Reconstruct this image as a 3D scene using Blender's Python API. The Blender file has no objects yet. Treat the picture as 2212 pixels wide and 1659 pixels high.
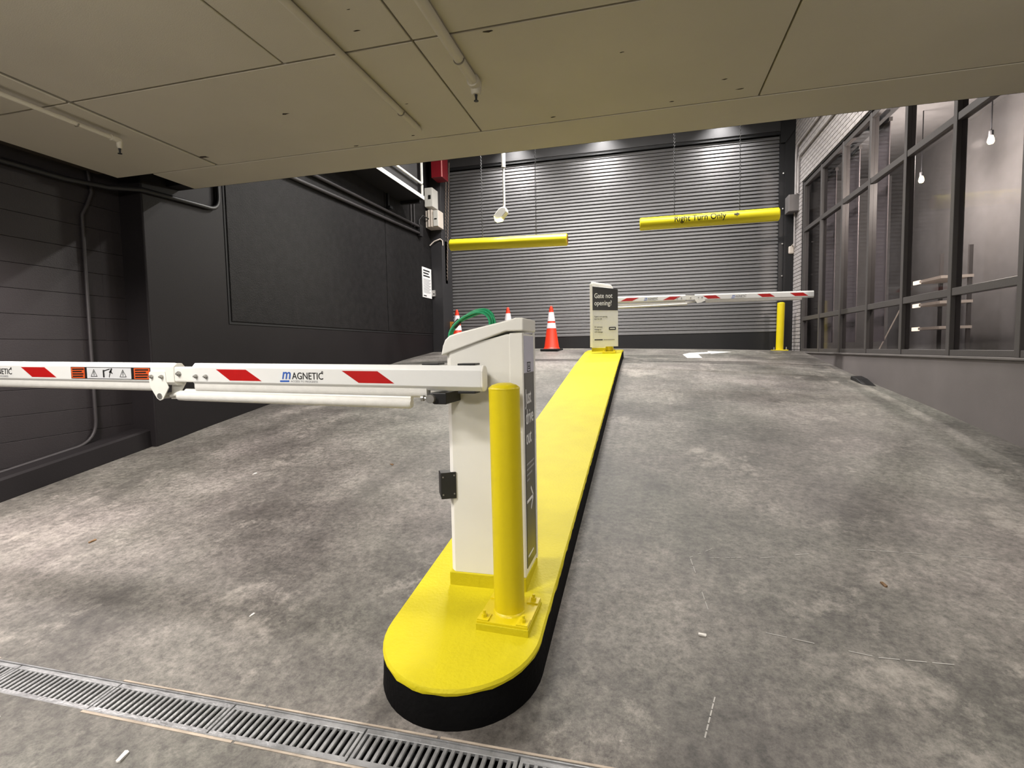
import bpy, bmesh, math, random
from mathutils import Vector, Matrix
random.seed(7)
S = bpy.context.scene
C = S.collection
# ------------------------------------------------------------------ camera
cam = bpy.data.cameras.new('camera'); cam_o = bpy.data.objects.new('camera', cam); C.objects.link(cam_o)
cam.sensor_fit = 'HORIZONTAL'; cam.sensor_width = 36.0; cam.lens = 1120.87 / 2212 * 36.0
cam.clip_start = 0.02; cam.clip_end = 100
right = Vector((0.9683, 0.2491, -0.0181)); down = Vector((-0.0010, -0.0685, -0.9976)); fwd = Vector((-0.2497, 0.9661, -0.0661))
fwd.normalize(); right = (right - fwd * right.dot(fwd)).normalized(); upv = right.cross(fwd)
cam_o.matrix_world = Matrix(((right.x, upv.x, -fwd.x, 0), (right.y, upv.y, -fwd.y, 0), (right.z, upv.z, -fwd.z, 0), (0, 0, 0, 1)))
S.camera = cam_o
S.view_settings.view_transform = 'Standard'; S.view_settings.look = 'None'
S.view_settings.gamma = 1.0; S.view_settings.use_curve_mapping = False
S.view_settings.exposure = 1.6
# ------------------------------------------------------------------ world
W = bpy.data.worlds.new('world'); S.world = W; W.use_nodes = True
W.node_tree.nodes['Background'].inputs[0].default_value = (0.9, 0.93, 1.0, 1)
W.node_tree.nodes['Background'].inputs[1].default_value = 0.02

# light strengths (each lamp is built with its fixture below)
P_LEFT, P_RIGHT, P_BACK, P_FLOOD, P_DOWN, P_WELL, P_LOW = 26, 10, 38, 56, 160, 145, 240

# ------------------------------------------------------------------ materials
MATS = {}
def srgb(c):
    return tuple(((v / 255) / 12.92 if v / 255 <= 0.04045 else ((v / 255 + 0.055) / 1.055) ** 2.4) for v in c)
def new_mat(name):
    m = bpy.data.materials.new(name); m.use_nodes = True; MATS[name] = m
    nt = m.node_tree; b = nt.nodes['Principled BSDF']
    return m, nt, b
def N(nt, t, **kw):
    n = nt.nodes.new(t)
    for k, v in kw.items():
        if hasattr(n, k): setattr(n, k, v)
        else: n.inputs[k].default_value = v
    return n
def paint(name, col, rough=0.5, var=0.12, scale=6.0, bump=0.1, bscale=120.0, metal=0.0, spec=0.5):
    """painted / plain surface: base colour with faint blotches and fine relief"""
    m, nt, b = new_mat(name); L = nt.links
    tc = N(nt, 'ShaderNodeTexCoord')
    n1 = N(nt, 'ShaderNodeTexNoise'); n1.inputs['Scale'].default_value = scale; n1.inputs['Detail'].default_value = 5
    L.new(tc.outputs['Object'], n1.inputs['Vector'])
    mr = N(nt, 'ShaderNodeMapRange'); mr.inputs[1].default_value = 0.25; mr.inputs[2].default_value = 0.75
    mr.inputs[3].default_value = 1 - var; mr.inputs[4].default_value = 1 + var
    L.new(n1.outputs['Fac'], mr.inputs[0])
    mx = N(nt, 'ShaderNodeVectorMath', operation='SCALE'); mx.inputs[0].default_value = col[:3]
    L.new(mr.outputs[0], mx.inputs['Scale']); L.new(mx.outputs[0], b.inputs['Base Color'])
    b.inputs['Roughness'].default_value = rough; b.inputs['Metallic'].default_value = metal
    b.inputs['Specular IOR Level'].default_value = spec
    if bump > 0:
        n2 = N(nt, 'ShaderNodeTexNoise'); n2.inputs['Scale'].default_value = bscale; n2.inputs['Detail'].default_value = 3
        L.new(tc.outputs['Object'], n2.inputs['Vector'])
        bp = N(nt, 'ShaderNodeBump'); bp.inputs['Strength'].default_value = bump; bp.inputs['Distance'].default_value = 0.01
        L.new(n2.outputs['Fac'], bp.inputs['Height']); L.new(bp.outputs[0], b.inputs['Normal'])
    return m
def emit(name, col, strength):
    m, nt, b = new_mat(name)
    b.inputs['Base Color'].default_value = (*col, 1); b.inputs['Emission Color'].default_value = (*col, 1)
    b.inputs['Emission Strength'].default_value = strength / 3
    return m
def concrete(name, dark, mid, light):
    m, nt, b = new_mat(name); L = nt.links
    tc = N(nt, 'ShaderNodeTexCoord')
    def noise(sc, det, rough=0.6, stretch=None):
        n = N(nt, 'ShaderNodeTexNoise'); n.inputs['Scale'].default_value = sc; n.inputs['Detail'].default_value = det
        n.inputs['Roughness'].default_value = rough
        if stretch:
            mp = N(nt, 'ShaderNodeMapping'); mp.inputs['Scale'].default_value = stretch
            L.new(tc.outputs['Object'], mp.inputs['Vector']); L.new(mp.outputs[0], n.inputs['Vector'])
        else: L.new(tc.outputs['Object'], n.inputs['Vector'])
        return n
    a = noise(0.8, 14, 0.72)
    r = N(nt, 'ShaderNodeValToRGB'); e = r.color_ramp.elements
    e[0].position = 0.36; e[0].color = (*dark, 1); e[1].position = 0.64; e[1].color = (*light, 1)
    x = e.new(0.5); x.color = (*mid, 1)
    L.new(a.outputs['Fac'], r.inputs['Fac'])
    # aggregate speckle, coarse and fine
    g = noise(26, 9, 0.85); mr = N(nt, 'ShaderNodeMapRange'); mr.inputs[1].default_value = 0.38; mr.inputs[2].default_value = 0.62
    mr.inputs[3].default_value = 0.50; mr.inputs[4].default_value = 1.52; L.new(g.outputs['Fac'], mr.inputs[0])
    sc = N(nt, 'ShaderNodeVectorMath', operation='SCALE'); L.new(r.outputs[0], sc.inputs[0]); L.new(mr.outputs[0], sc.inputs['Scale'])
    # hue drift between pinkish and greenish grey
    hn = noise(0.55, 4, 0.6); hr = N(nt, 'ShaderNodeValToRGB'); he = hr.color_ramp.elements
    he[0].position = 0.36; he[0].color = (1.04, 0.99, 0.985, 1); he[1].position = 0.64; he[1].color = (0.985, 1.01, 0.94, 1)
    L.new(hn.outputs['Fac'], hr.inputs['Fac'])
    hm = N(nt, 'ShaderNodeVectorMath', operation='MULTIPLY'); L.new(sc.outputs[0], hm.inputs[0]); L.new(hr.outputs[0], hm.inputs[1])
    # worn pale scuffs with ragged edges
    s = noise(1.7, 15, 0.78, (1.0, 0.8, 1.0)); sr = N(nt, 'ShaderNodeMapRange'); sr.inputs[1].default_value = 0.545; sr.inputs[2].default_value = 0.64
    sr.inputs[3].default_value = 0; sr.inputs[4].default_value = 0.62; L.new(s.outputs['Fac'], sr.inputs[0])
    sg = N(nt, 'ShaderNodeMath', operation='MULTIPLY'); sg.use_clamp = True; L.new(sr.outputs[0], sg.inputs[0]); L.new(mr.outputs[0], sg.inputs[1])
    mx = N(nt, 'ShaderNodeMix', data_type='RGBA'); L.new(sg.outputs[0], mx.inputs[0]); L.new(hm.outputs[0], mx.inputs[6])
    mx.inputs[7].default_value = (light[0] * 1.5, light[1] * 1.46, light[2] * 1.40, 1)
    # dark oil drips and tyre rubber running up the ramp
    t = noise(1.9, 10, 0.7, (1.4, 0.30, 1.0)); tr = N(nt, 'ShaderNodeMapRange'); tr.inputs[1].default_value = 0.54; tr.inputs[2].default_value = 0.70
    tr.inputs[3].default_value = 0; tr.inputs[4].default_value = 0.45; L.new(t.outputs['Fac'], tr.inputs[0])
    m2 = N(nt, 'ShaderNodeMix', data_type='RGBA'); L.new(tr.outputs[0], m2.inputs[0]); L.new(mx.outputs[2], m2.inputs[6])
    m2.inputs[7].default_value = (dark[0] * 0.8, dark[1] * 0.8, dark[2] * 0.8, 1)
    # tiny white paint flecks
    v = N(nt, 'ShaderNodeTexVoronoi'); v.inputs['Scale'].default_value = 9; L.new(tc.outputs['Object'], v.inputs['Vector'])
    vr = N(nt, 'ShaderNodeMath', operation='LESS_THAN'); vr.inputs[1].default_value = 0.045; L.new(v.outputs['Distance'], vr.inputs[0])
    vm = N(nt, 'ShaderNodeMath', operation='MULTIPLY'); L.new(vr.outputs[0], vm.inputs[0]); L.new(sr.outputs[0], vm.inputs[1])
    m3 = N(nt, 'ShaderNodeMix', data_type='RGBA'); L.new(vm.outputs[0], m3.inputs[0]); L.new(m2.outputs[2], m3.inputs[6])
    m3.inputs[7].default_value = (0.55, 0.53, 0.5, 1)
    L.new(m3.outputs[2], b.inputs['Base Color'])
    rr = N(nt, 'ShaderNodeMapRange'); rr.inputs[3].default_value = 0.42; rr.inputs[4].default_value = 0.75
    L.new(a.outputs['Fac'], rr.inputs[0]); L.new(rr.outputs[0], b.inputs['Roughness'])
    bp = N(nt, 'ShaderNodeBump'); bp.inputs['Strength'].default_value = 0.25; bp.inputs['Distance'].default_value = 0.01
    L.new(g.outputs['Fac'], bp.inputs['Height']); L.new(bp.outputs[0], b.inputs['Normal'])
    return m
def glass(name, tint, refl):
    m, nt, b = new_mat(name); L = nt.links; nt.nodes.remove(b)
    out = nt.nodes['Material Output']
    tr = N(nt, 'ShaderNodeBsdfTransparent'); tr.inputs[0].default_value = (*tint, 1)
    gl = N(nt, 'ShaderNodeBsdfGlossy'); gl.inputs['Roughness'].default_value = 0.06
    lw = N(nt, 'ShaderNodeLayerWeight'); lw.inputs[0].default_value = 0.5
    pw = N(nt, 'ShaderNodeMath', operation='POWER'); pw.inputs[1].default_value = 4.0; L.new(lw.outputs['Facing'], pw.inputs[0])
    ma = N(nt, 'ShaderNodeMath', operation='MULTIPLY_ADD'); ma.inputs[1].default_value = refl; ma.inputs[2].default_value = 0.02; L.new(pw.outputs[0], ma.inputs[0])
    mx = N(nt, 'ShaderNodeMixShader'); L.new(ma.outputs[0], mx.inputs[0]); L.new(tr.outputs[0], mx.inputs[1]); L.new(gl.outputs[0], mx.inputs[2])
    L.new(mx.outputs[0], out.inputs[0])
    return m
floor_m = concrete('worn_concrete', (0.056, 0.052, 0.047), (0.126, 0.119, 0.109), (0.212, 0.201, 0.186))
wall_m = paint('charcoal_wall_paint', (0.0105, 0.0090, 0.0097), 0.6, 0.15, 2.0, 0.12, 160, 0, .2)
block_m = paint('painted_block', (0.0185, 0.0155, 0.0168), 0.6, 0.1, 3.0, 0.2, 120, 0, .35)
panel_m = paint('charcoal_panel', (0.0092, 0.0085, 0.0088), 0.65, 0.4, 9, 0.5, 90, 0, .2)
rwall_m = paint('hazed_base_wall', (0.150, 0.134, 0.131), 0.6, 0.12, 2.0, 0.1, 160)  # dark wall paint lightened: lens haze put into the colour
joint_m = paint('dark_joint', (0.006, 0.006, 0.007), 0.8, 0.1)
ceil_m = paint('cream_ceiling_paint', (0.50, 0.462, 0.372), 0.65, 0.06, 1.3, 0.12, 180)
ceilgap_m = paint('brown_joint', (0.035, 0.024, 0.016), 0.9, 0.2)
yellow_m = paint('safety_yellow_paint', (0.56, 0.48, 0.006), 0.6, 0.08, 5, 0.25, 70, 0, .3)
yellow_b = paint('bollard_yellow', (0.66, 0.535, 0.004), 0.38, 0.04, 8, 0.05, 200)
black_m = paint('kerb_black_paint', (0.0026, 0.0025, 0.0027), 0.75, 0.2, 9, 0.3, 60, 0, .08)
white_m = paint('cream_white_enamel', (0.80, 0.79, 0.745), 0.35, 0.03, 4, 0.02, 300)
arm_m = paint('boom_white', (0.74, 0.745, 0.735), 0.35, 0.02, 4, 0.0)
foam_m = paint('white_rubber', (0.74, 0.73, 0.70), 0.7, 0.05, 30, 0.1, 200)
red_m = paint('red_reflective', (0.42, 0.006, 0.006), 0.35, 0.05, 30, 0.0)
orange_st = paint('orange_sticker', (0.62, 0.085, 0.012), 0.5, 0.04, 30, 0.0)
grey_st = paint('grey_sticker', (0.62, 0.63, 0.65), 0.4, 0.02, 30, 0.0)
ink_m = paint('black_ink', (0.004, 0.004, 0.004), 0.5, 0.02, 30, 0.0)
blue_m = paint('blue_ink', (0.025, 0.10, 0.42), 0.5, 0.02, 30, 0.0)
white_ink = paint('white_ink', (0.82, 0.82, 0.82), 0.5, 0.02, 30, 0.0)
grey_ink = paint('grey_ink', (0.30, 0.30, 0.31), 0.5, 0.02, 30, 0.0)
signdark_m = paint('sign_charcoal', (0.011, 0.010, 0.009), 0.3, 0.03, 30, 0.0)
signpale_m = paint('sign_pale', (0.66, 0.665, 0.68), 0.45, 0.03, 30, 0.0)
signlilac_m = paint('sign_lilac', (0.50, 0.50, 0.60), 0.45, 0.03, 30, 0.0)
metal_m = paint('zinc_metal', (0.45, 0.44, 0.42), 0.35, 0.1, 30, 0.05, 200, 0.8)
blk_plastic = paint('black_plastic', (0.006, 0.006, 0.0065), 0.45, 0.1, 20, 0.05, 200)
box_m = paint('dark_grey_plastic', (0.016, 0.0165, 0.0155), 0.5, 0.1, 20, 0.1, 200)
grate_m = paint('galvanised_grate', (0.24, 0.245, 0.25), 0.45, 0.35, 14, 0.3, 80, 0.35)
tan_m = paint('tan_edge', (0.36, 0.305, 0.245), 0.8, 0.3, 12, 0.3, 60)
slat_m = paint('grey_steel_slat', (0.115, 0.1125, 0.1135), 0.42, 0.06, 2.5, 0.03, 150, 0.0)
guide_m = paint('black_steel', (0.006, 0.006, 0.007), 0.5, 0.1)
header_m = paint('header_steel', (0.035, 0.034, 0.035), 0.45, 0.1)
brick_m = paint('painted_brick', (0.38, 0.355, 0.35), 0.7, 0.18, 7, 0.4, 80)
mortar_m = paint('mortar', (0.018, 0.017, 0.017), 0.9, 0.1)
frame_m = paint('window_frame_metal', (0.07, 0.064, 0.062), 0.45, 0.05)
room_m = paint('dark_interior', (0.15, 0.145, 0.145), 0.8, 0.1)
shade_m = paint('grey_shade', (0.16, 0.14, 0.145), 0.85, 0.08)
orange_m = paint('cone_orange', (0.62, 0.030, 0.006), 0.45, 0.03, 20, 0.0)
collar_m = paint('cone_collar', (0.72, 0.68, 0.70), 0.4, 0.03, 20, 0.0)
green_m = paint('green_hose', (0.016, 0.30, 0.125), 0.4, 0.05, 30, 0.0)
pvc_y = paint('yellow_pvc', (0.70, 0.60, 0.005), 0.45, 0.02, 8, 0.0)
redbox_m = paint('red_housing', (0.16, 0.006, 0.011), 0.4, 0.05, 20, 0.0)
beige_m = paint('beige_enclosure', (0.56, 0.50, 0.44), 0.5, 0.05, 20, 0.0)
conduit_m = paint('dark_conduit', (0.007, 0.0065, 0.007), 0.5, 0.05, 20, 0.0)
conduit_g = paint('painted_conduit', (0.022, 0.019, 0.020), 0.6, 0.05, 20, 0.0)
rmark_m = paint('white_road_paint', (0.62, 0.60, 0.57), 0.7, 0.15, 12, 0.1)
lamp_body = paint('white_lamp_housing', (0.55, 0.54, 0.50), 0.4, 0.03, 20, 0.0)
amber_m = paint('amber_plastic', (0.42, 0.17, 0.02), 0.5, 0.05, 20, 0.0)
leaf_m = paint('dry_leaf', (0.16, 0.09, 0.04), 0.8, 0.2, 30, 0.0)
paper_m = paint('paper_scrap', (0.68, 0.66, 0.63), 0.8, 0.05, 30, 0.0)
glass_m = glass('window_glass', (0.80, 0.79, 0.80), 0.12)
tube_e = emit('lamp_tube', (1.0, 0.96, 0.90), 8.0)
flood_e = emit('flood_lens', (1.0, 0.93, 0.40), 2.6)
down_e = emit('downlight_lens', (1.0, 0.96, 0.92), 8.0)
warm_e = emit('warm_bulb', (1.0, 0.72, 0.30), 60.0)
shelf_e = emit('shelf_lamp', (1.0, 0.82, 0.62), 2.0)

# ------------------------------------------------------------------ helpers
ORG = {}
def tag(o, label=None, cat=None, group=None, kind=None):
    if label: o['label'] = label
    if cat: o['category'] = cat
    if group: o['group'] = group
    if kind: o['kind'] = kind
    return o
def thing(name, loc, label=None, cat=None, group=None, kind=None):
    o = bpy.data.objects.new(name, None); C.objects.link(o); o.location = loc; o.empty_display_size = 0.1
    ORG[o.name] = Vector(loc)
    return tag(o, label, cat, group, kind)
def org(o): return ORG[o.name] if o else Vector((0, 0, 0))
def link(name, me, parent=None):
    o = bpy.data.objects.new(name, me); C.objects.link(o)
    if parent: o.parent = parent
    ORG[o.name] = org(parent).copy()
    return o
def obj(name, bm, mat, parent=None, smooth=False, bev=0.0, seg=2):
    """bm is in world coordinates; becomes ONE mesh object (child of parent)"""
    bmesh.ops.recalc_face_normals(bm, faces=bm.faces)
    t = org(parent)
    if t.length > 0: bmesh.ops.translate(bm, verts=bm.verts, vec=-t)
    me = bpy.data.meshes.new(name); bm.to_mesh(me); bm.free()
    me.materials.append(mat)
    if smooth:
        me.polygons.foreach_set('use_smooth', [True] * len(me.polygons))
    o = link(name, me, parent)
    if bev > 0:
        b = o.modifiers.new('bevel', 'BEVEL'); b.width = bev; b.segments = seg; b.limit_method = 'ANGLE'; b.angle_limit = math.radians(40)
    if smooth and bev == 0:
        e = o.modifiers.new('edges', 'EDGE_SPLIT'); e.split_angle = math.radians(40)
    return o
def nb(): return bmesh.new()
def box(bm, x0, x1, y0, y1, z0, z1):
    v = [bm.verts.new(p) for p in ((x0,y0,z0),(x1,y0,z0),(x1,y1,z0),(x0,y1,z0),(x0,y0,z1),(x1,y0,z1),(x1,y1,z1),(x0,y1,z1))]
    for f in ((0,1,2,3),(4,5,6,7),(0,1,5,4),(1,2,6,5),(2,3,7,6),(3,0,4,7)): bm.faces.new([v[i] for i in f])
    return bm
def B(*a): return box(nb(), *a)
def prism(bm, pts, axis, a, b):
    """extrude a 2-D outline along an axis: 'x' -> pts are (y,z), 'y' -> (x,z), 'z' -> (x,y)"""
    def P(p, t): return {'x': (t, p[0], p[1]), 'y': (p[0], t, p[1]), 'z': (p[0], p[1], t)}[axis]
    u = [bm.verts.new(P(p, a)) for p in pts]; w = [bm.verts.new(P(p, b)) for p in pts]
    n = len(pts); bm.faces.new(u); bm.faces.new(w)
    for i in range(n): bm.faces.new((u[i], u[(i+1) % n], w[(i+1) % n], w[i]))
    return bm
def tube(bm, path, r, seg=10, cap=True):
    path = [Vector(p) for p in path]; rings = []
    prev = None
    for i, p in enumerate(path):
        d = (path[min(i+1, len(path)-1)] - path[max(i-1, 0)]).normalized()
        if prev is None:
            a = Vector((0, 0, 1)) if abs(d.z) < 0.9 else Vector((1, 0, 0))
            n = d.cross(a).normalized()
        else: n = (prev - d * prev.dot(d)).normalized()
        prev = n; bb = d.cross(n); rr = r[i] if isinstance(r, (list, tuple)) else r
        rings.append([bm.verts.new(p + (n * math.cos(t) + bb * math.sin(t)) * rr) for t in [2 * math.pi * k / seg for k in range(seg)]])
    for q, w in zip(rings, rings[1:]):
        for k in range(seg): bm.faces.new((q[k], q[(k+1) % seg], w[(k+1) % seg], w[k]))
    if cap: bm.faces.new(rings[0]); bm.faces.new(rings[-1])
    return bm
def lathe(bm, c, prof, seg=24):
    """prof: (radius, z) pairs, c: base centre"""
    rings = []
    for r, z in prof:
        if r < 1e-6: rings.append([bm.verts.new((c[0], c[1], c[2] + z))])
        else: rings.append([bm.verts.new((c[0] + r * math.cos(2*math.pi*k/seg), c[1] + r * math.sin(2*math.pi*k/seg), c[2] + z)) for k in range(seg)])
    for q, w in zip(rings, rings[1:]):
        for k in range(seg):
            k2 = (k + 1) % seg
            if len(q) == 1 and len(w) == 1: continue
            if len(q) == 1: bm.faces.new((q[0], w[k], w[k2]))
            elif len(w) == 1: bm.faces.new((q[k], q[k2], w[0]))
            else: bm.faces.new((q[k], q[k2], w[k2], w[k]))
    if len(rings[0]) > 1: bm.faces.new(rings[0])
    if len(rings[-1]) > 1: bm.faces.new(rings[-1])
    return bm
def arc(p0, p1, p2, n=6):
    """rounded corner as a quadratic curve"""
    p0, p1, p2 = Vector(p0), Vector(p1), Vector(p2)
    return [(p0 * (1-t)**2 + p1 * 2*t*(1-t) + p2 * t*t) for t in [i / n for i in range(n + 1)]]
def quad_plate(bm, pts, nrm, th):
    """thin plate from a planar outline, th thick along nrm"""
    nrm = Vector(nrm).normalized()
    u = [bm.verts.new(Vector(p)) for p in pts]; w = [bm.verts.new(Vector(p) + nrm * th) for p in pts]
    n = len(pts); bm.faces.new(u); bm.faces.new(w)
    for i in range(n): bm.faces.new((u[i], u[(i+1) % n], w[(i+1) % n], w[i]))
    return bm
def text(name, s, mat, parent, at, u, v, size, off=0.0, shear=0.0, align='LEFT', xs=1.0, lift=0.0008):
    """lettering as thin real geometry; at = start of the base line, u = reading direction, v = up"""
    cu = bpy.data.curves.new('lettering', 'FONT'); cu.body = s; cu.size = 1.0; cu.offset = off; cu.shear = shear
    cu.align_x = align; cu.resolution_u = 3; cu.extrude = 0.001; cu.fill_mode = 'BOTH'
    t = bpy.data.objects.new('lettering', cu); C.objects.link(t)
    bpy.context.view_layer.update()
    me = bpy.data.meshes.new_from_object(t.evaluated_get(bpy.context.evaluated_depsgraph_get()))
    bpy.data.objects.remove(t); bpy.data.curves.remove(cu)
    u = Vector(u).normalized(); v = Vector(v).normalized(); w = u.cross(v); at = Vector(at) - org(parent)
    for vt in me.vertices:
        vt.co = at + u * (vt.co.x * size * xs) + v * (vt.co.y * size) + w * (lift * (1.0 if vt.co.z > 0 else 0.1))
    me.materials.clear(); me.materials.append(mat); me.name = name
    return link(name, me, parent)
def area(name, loc, rot, sx, sy, power, col, parent=None, spread=None):
    l = bpy.data.lights.new(name, 'AREA'); l.shape = 'RECTANGLE'; l.size = sx; l.size_y = sy; l.energy = power; l.color = col
    if spread: l.spread = spread
    o = bpy.data.objects.new(name, l); C.objects.link(o)
    if parent: o.parent = parent; o.location = Vector(loc) - org(parent)
    else: o.location = loc
    o.rotation_euler = rot
    return o
def spot(name, loc, target, power, col, angle, blend=0.5, size=0.03, parent=None):
    l = bpy.data.lights.new(name, 'SPOT'); l.energy = power; l.color = col; l.spot_size = math.radians(angle); l.spot_blend = blend; l.shadow_soft_size = size
    o = bpy.data.objects.new(name, l); C.objects.link(o)
    d = Vector(target) - Vector(loc); o.rotation_euler = d.to_track_quat('-Z', 'Y').to_euler()
    if parent: o.parent = parent; o.location = Vector(loc) - org(parent)
    else: o.location = loc
    return o
def interp(t, x):
    if x <= t[0][0]: return t[0][1]
    for (a, va), (b, vb) in zip(t, t[1:]):
        if x <= b: return va + (vb - va) * (x - a) / (b - a)
    return t[-1][1]
FL = [(-8,-1.9),(1.4,-1.21),(2.64,-1.02),(3.78,-.846),(4.39,-.742),(5.45,-.585),(7.01,-.389),(9,-.15),(10.71,.011),(11.5,.06)]
FM = [(-8,-1.9),(1.45,-1.2),(7,-.369),(8.4,-.19),(9,-.155),(10.3,-.03),(11.5,.0)]
FR = [(-8,-1.9),(1.4,-1.21),(4.6,-.796),(5.02,-.74),(6.09,-.612),(7.49,-.47),(9.38,-.229),(10.2,-.12),(11.5,-.108)]
def fz(x, y):
    """height of the warped ramp floor"""
    l, m, r = interp(FL, y), interp(FM, y), interp(FR, y); a, b, c = -4.4, -.65, 2.7
    return l*(x-b)*(x-c)/((a-b)*(a-c)) + m*(x-a)*(x-c)/((b-a)*(b-c)) + r*(x-a)*(x-b)/((c-a)*(c-b))
IS = [(1.0, -1.284+.15), (7.0, -.234), (8.3, -.06), (8.7, -.04), (9.2, -.03)]
def iz(y): return interp(IS, y)

# ================================================================== the setting
DY0, DY1 = 1.285, 1.425         # trench drain
fl = thing('floor', (0, 0, fz(0, 5)), kind='structure')
bm = nb()
ys = [-6, -4, -2, -1, 0, .5, 1.0, DY0, DY1] + [1.425 + .25 * i for i in range(1, 40)]
ys = [y for y in ys if y <= 11.15] + [11.2]
xs = [-5.0 + .5 * i for i in range(17)]
grid = [[bm.verts.new((x, y, fz(x, y))) for x in xs] for y in ys]
for j in range(len(ys) - 1):
    if abs(ys[j] - DY0) < 1e-6: continue
    for i in range(len(xs) - 1): bm.faces.new((grid[j][i], grid[j][i+1], grid[j+1][i+1], grid[j+1][i]))
obj('slab', bm, floor_m, fl, smooth=True)
bm = nb()                                   # saw-cut joints across the ramp top, scratches on the right lane
for (ya, yb, xa, xb) in ((8.35, 8.95, .4, 2.68), (9.22, 9.62, -.3, 2.68)):
    for i in range(10):
        p = [(xa + (xb - xa) * k / 10, ya + (yb - ya) * k / 10) for k in (i, i + 1)]
        q = [(x, y, fz(x, y) + .0015) for x, y in p] + [(x, y + .022, fz(x, y + .022) + .0015) for x, y in reversed(p)]
        quad_plate(bm, q, (0, 0, 1), .0005)
obj('saw_cut', bm, paint('saw_cut_dirt', (0.075, 0.066, 0.058), 0.9, 0.2), fl)
bm = nb()
for (x0, y0, x1, y1) in ((.207,2.61,.326,2.716), (.45,2.63,.95,2.80), (.21,2.60,.25,2.2), (1.0,2.82,1.6,2.83), (.27,2.14,.8,2.04), (.8,2.04,1.3,2.06), (.22,1.75,.17,1.58), (.30,2.62,.45,2.65)):
    d = Vector((x1-x0, y1-y0, 0)).normalized(); n = Vector((-d.y, d.x, 0)) * .0022
    for k in range(6):
        if random.random() < .25: continue
        a, b2 = k / 6, (k + .8) / 6
        P0 = Vector((x0 + (x1-x0)*a, y0 + (y1-y0)*a, 0)); P1 = Vector((x0 + (x1-x0)*b2, y0 + (y1-y0)*b2, 0))
        q = [P0 - n, P1 - n, P1 + n, P0 + n]
        quad_plate(bm, [(p.x, p.y, fz(p.x, p.y) + .0008) for p in q], (0, 0, 1), .0004)
obj('scratch', bm, paint('pale_scratch', (0.34, 0.33, 0.31), 0.8, 0.2), fl)

# low ceiling of formwork panels
ce = thing('ceiling', (0, 0, 1.6), kind='structure')
obj('soffit_backing', B(-4.75, 2.8, -6, 3.62, 1.60, 1.9), ceilgap_m, ce)
obj('soffit_backing', B(-4.07, 2.8, 3.62, 4.05, 1.60, 1.9), ceilgap_m, ce)
G = .005
def cpanel(x0, x1, y0, y1, z=1.55, name='panel'):
    obj(name, B(x0 + G, x1 - G, y0 + G, y1 - G, z, 1.605), ceil_m, ce, bev=.003, seg=1)
for (x0, x1) in ((-4.45, -3.41), (-3.385, -1.88), (-1.88, -1.13), (-1.13, .05), (.05, 2.79)): cpanel(x0, x1, -6, 2.5)
for (x0, x1) in ((-4.45, -3.41), (-3.385, -1.13), (-1.13, .684), (.684, 2.79)): cpanel(x0, x1, 2.504, 3.633)
G = .001
cpanel(-4.07, 2.79, 3.635, 4.06, 1.547, 'edge_beam')
obj('joint_filler', B(-3.412, -3.383, -6, 3.63, 1.558, 1.61), paint('grey_filler', (0.20, 0.185, 0.15), .8), ce)
bm = nb()                                    # chips and tie-hole marks in the paint
for (x, y, s) in ((-2.26,3.0,.05), (-3.35,3.45,.09), (-1.45,3.1,.02), (-1.35,2.35,.035), (-.12,2.9,.02), (.45,3.35,.04), (.56,3.5,.045), (-1.62,3.55,.03), (-2.1,3.6,.04), (.9,2.55,.1), (-.6,3.55,.035), (-1.3,2.2,.015), (-.75,2.53,.05), (.16,3.55,.03)):
    n = 7; a0 = random.random() * 6
    quad_plate(bm, [(x + s*.5*math.cos(a0 + 6.283*k/n)*(.5 + random.random()), y + s*.18*math.sin(a0 + 6.283*k/n)*(.4 + random.random()), 1.5495) for k in range(n)], (0, 0, -1), .0006)
obj('paint_chip', bm, ceilgap_m, ce)
# space above the door end
obj_wall = obj('wall_upper', B(-4.75, 2.8, 4.06, 4.2, 1.60, 4.7), wall_m); tag(obj_wall, kind='structure')
tag(obj('ceiling', B(-4.9, 2.9, 4.0, 11.4, 4.6, 4.8), paint('high_soffit', (.16, .155, .15), .8)), kind='structure')

# left wall
wl = thing('wall_left', (-4.6, 7.5, 0), kind='structure')
obj('plaster', B(-4.85, -4.4, 3.8, 11.2, -1.2, 4.65), wall_m, wl, bev=.012)
obj('panel_joint', B(-4.402, -4.394, 4.745, 10.86, .335, 4.2), joint_m, wl)
for (a, b2) in ((4.775, 8.345), (8.36, 10.85)): obj('panel', B(-4.41, -4.384, a, b2, .365, 4.2), panel_m, wl, bev=.004)
wc = thing('wall_left', (-4.66, 1, 0), kind='structure')
obj('core', B(-4.95, -4.675, -6, 3.82, -2.0, 1.9), block_m, wc)
bmesh_ = B(-.0, .022, 0, .3968, 0, .1925)
me = bpy.data.meshes.new('block'); bmesh.ops.recalc_face_normals(bmesh_, faces=bmesh_.faces)
bmesh.ops.bevel(bmesh_, geom=[e for e in bmesh_.edges if abs((e.verts[0].co - e.verts[1].co).y) > .1], offset=.0022, segments=1, affect='EDGES'); bmesh_.to_mesh(me); bmesh_.free(); me.materials.append(block_m)
nblk = 0
for k in range(-8, 9):
    z = .343 + .1945 * k
    y = 3.80 - .397 - (.2 if k % 2 else 0)
    while y > 1.0:
        o = link('block', me, wc); o.location = Vector((-4.682, y, z)) - org(wc); y -= .397; nblk += 1
    if k % 2:
        b_ = B(-4.682, -4.66, 3.80 - .199, 3.80, z, z + .1925); obj('block', b_, block_m, wc)
obj('blockwork_beyond', B(-4.7, -4.66, -6, 1.01, -2, 1.9), block_m, wc)
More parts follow.
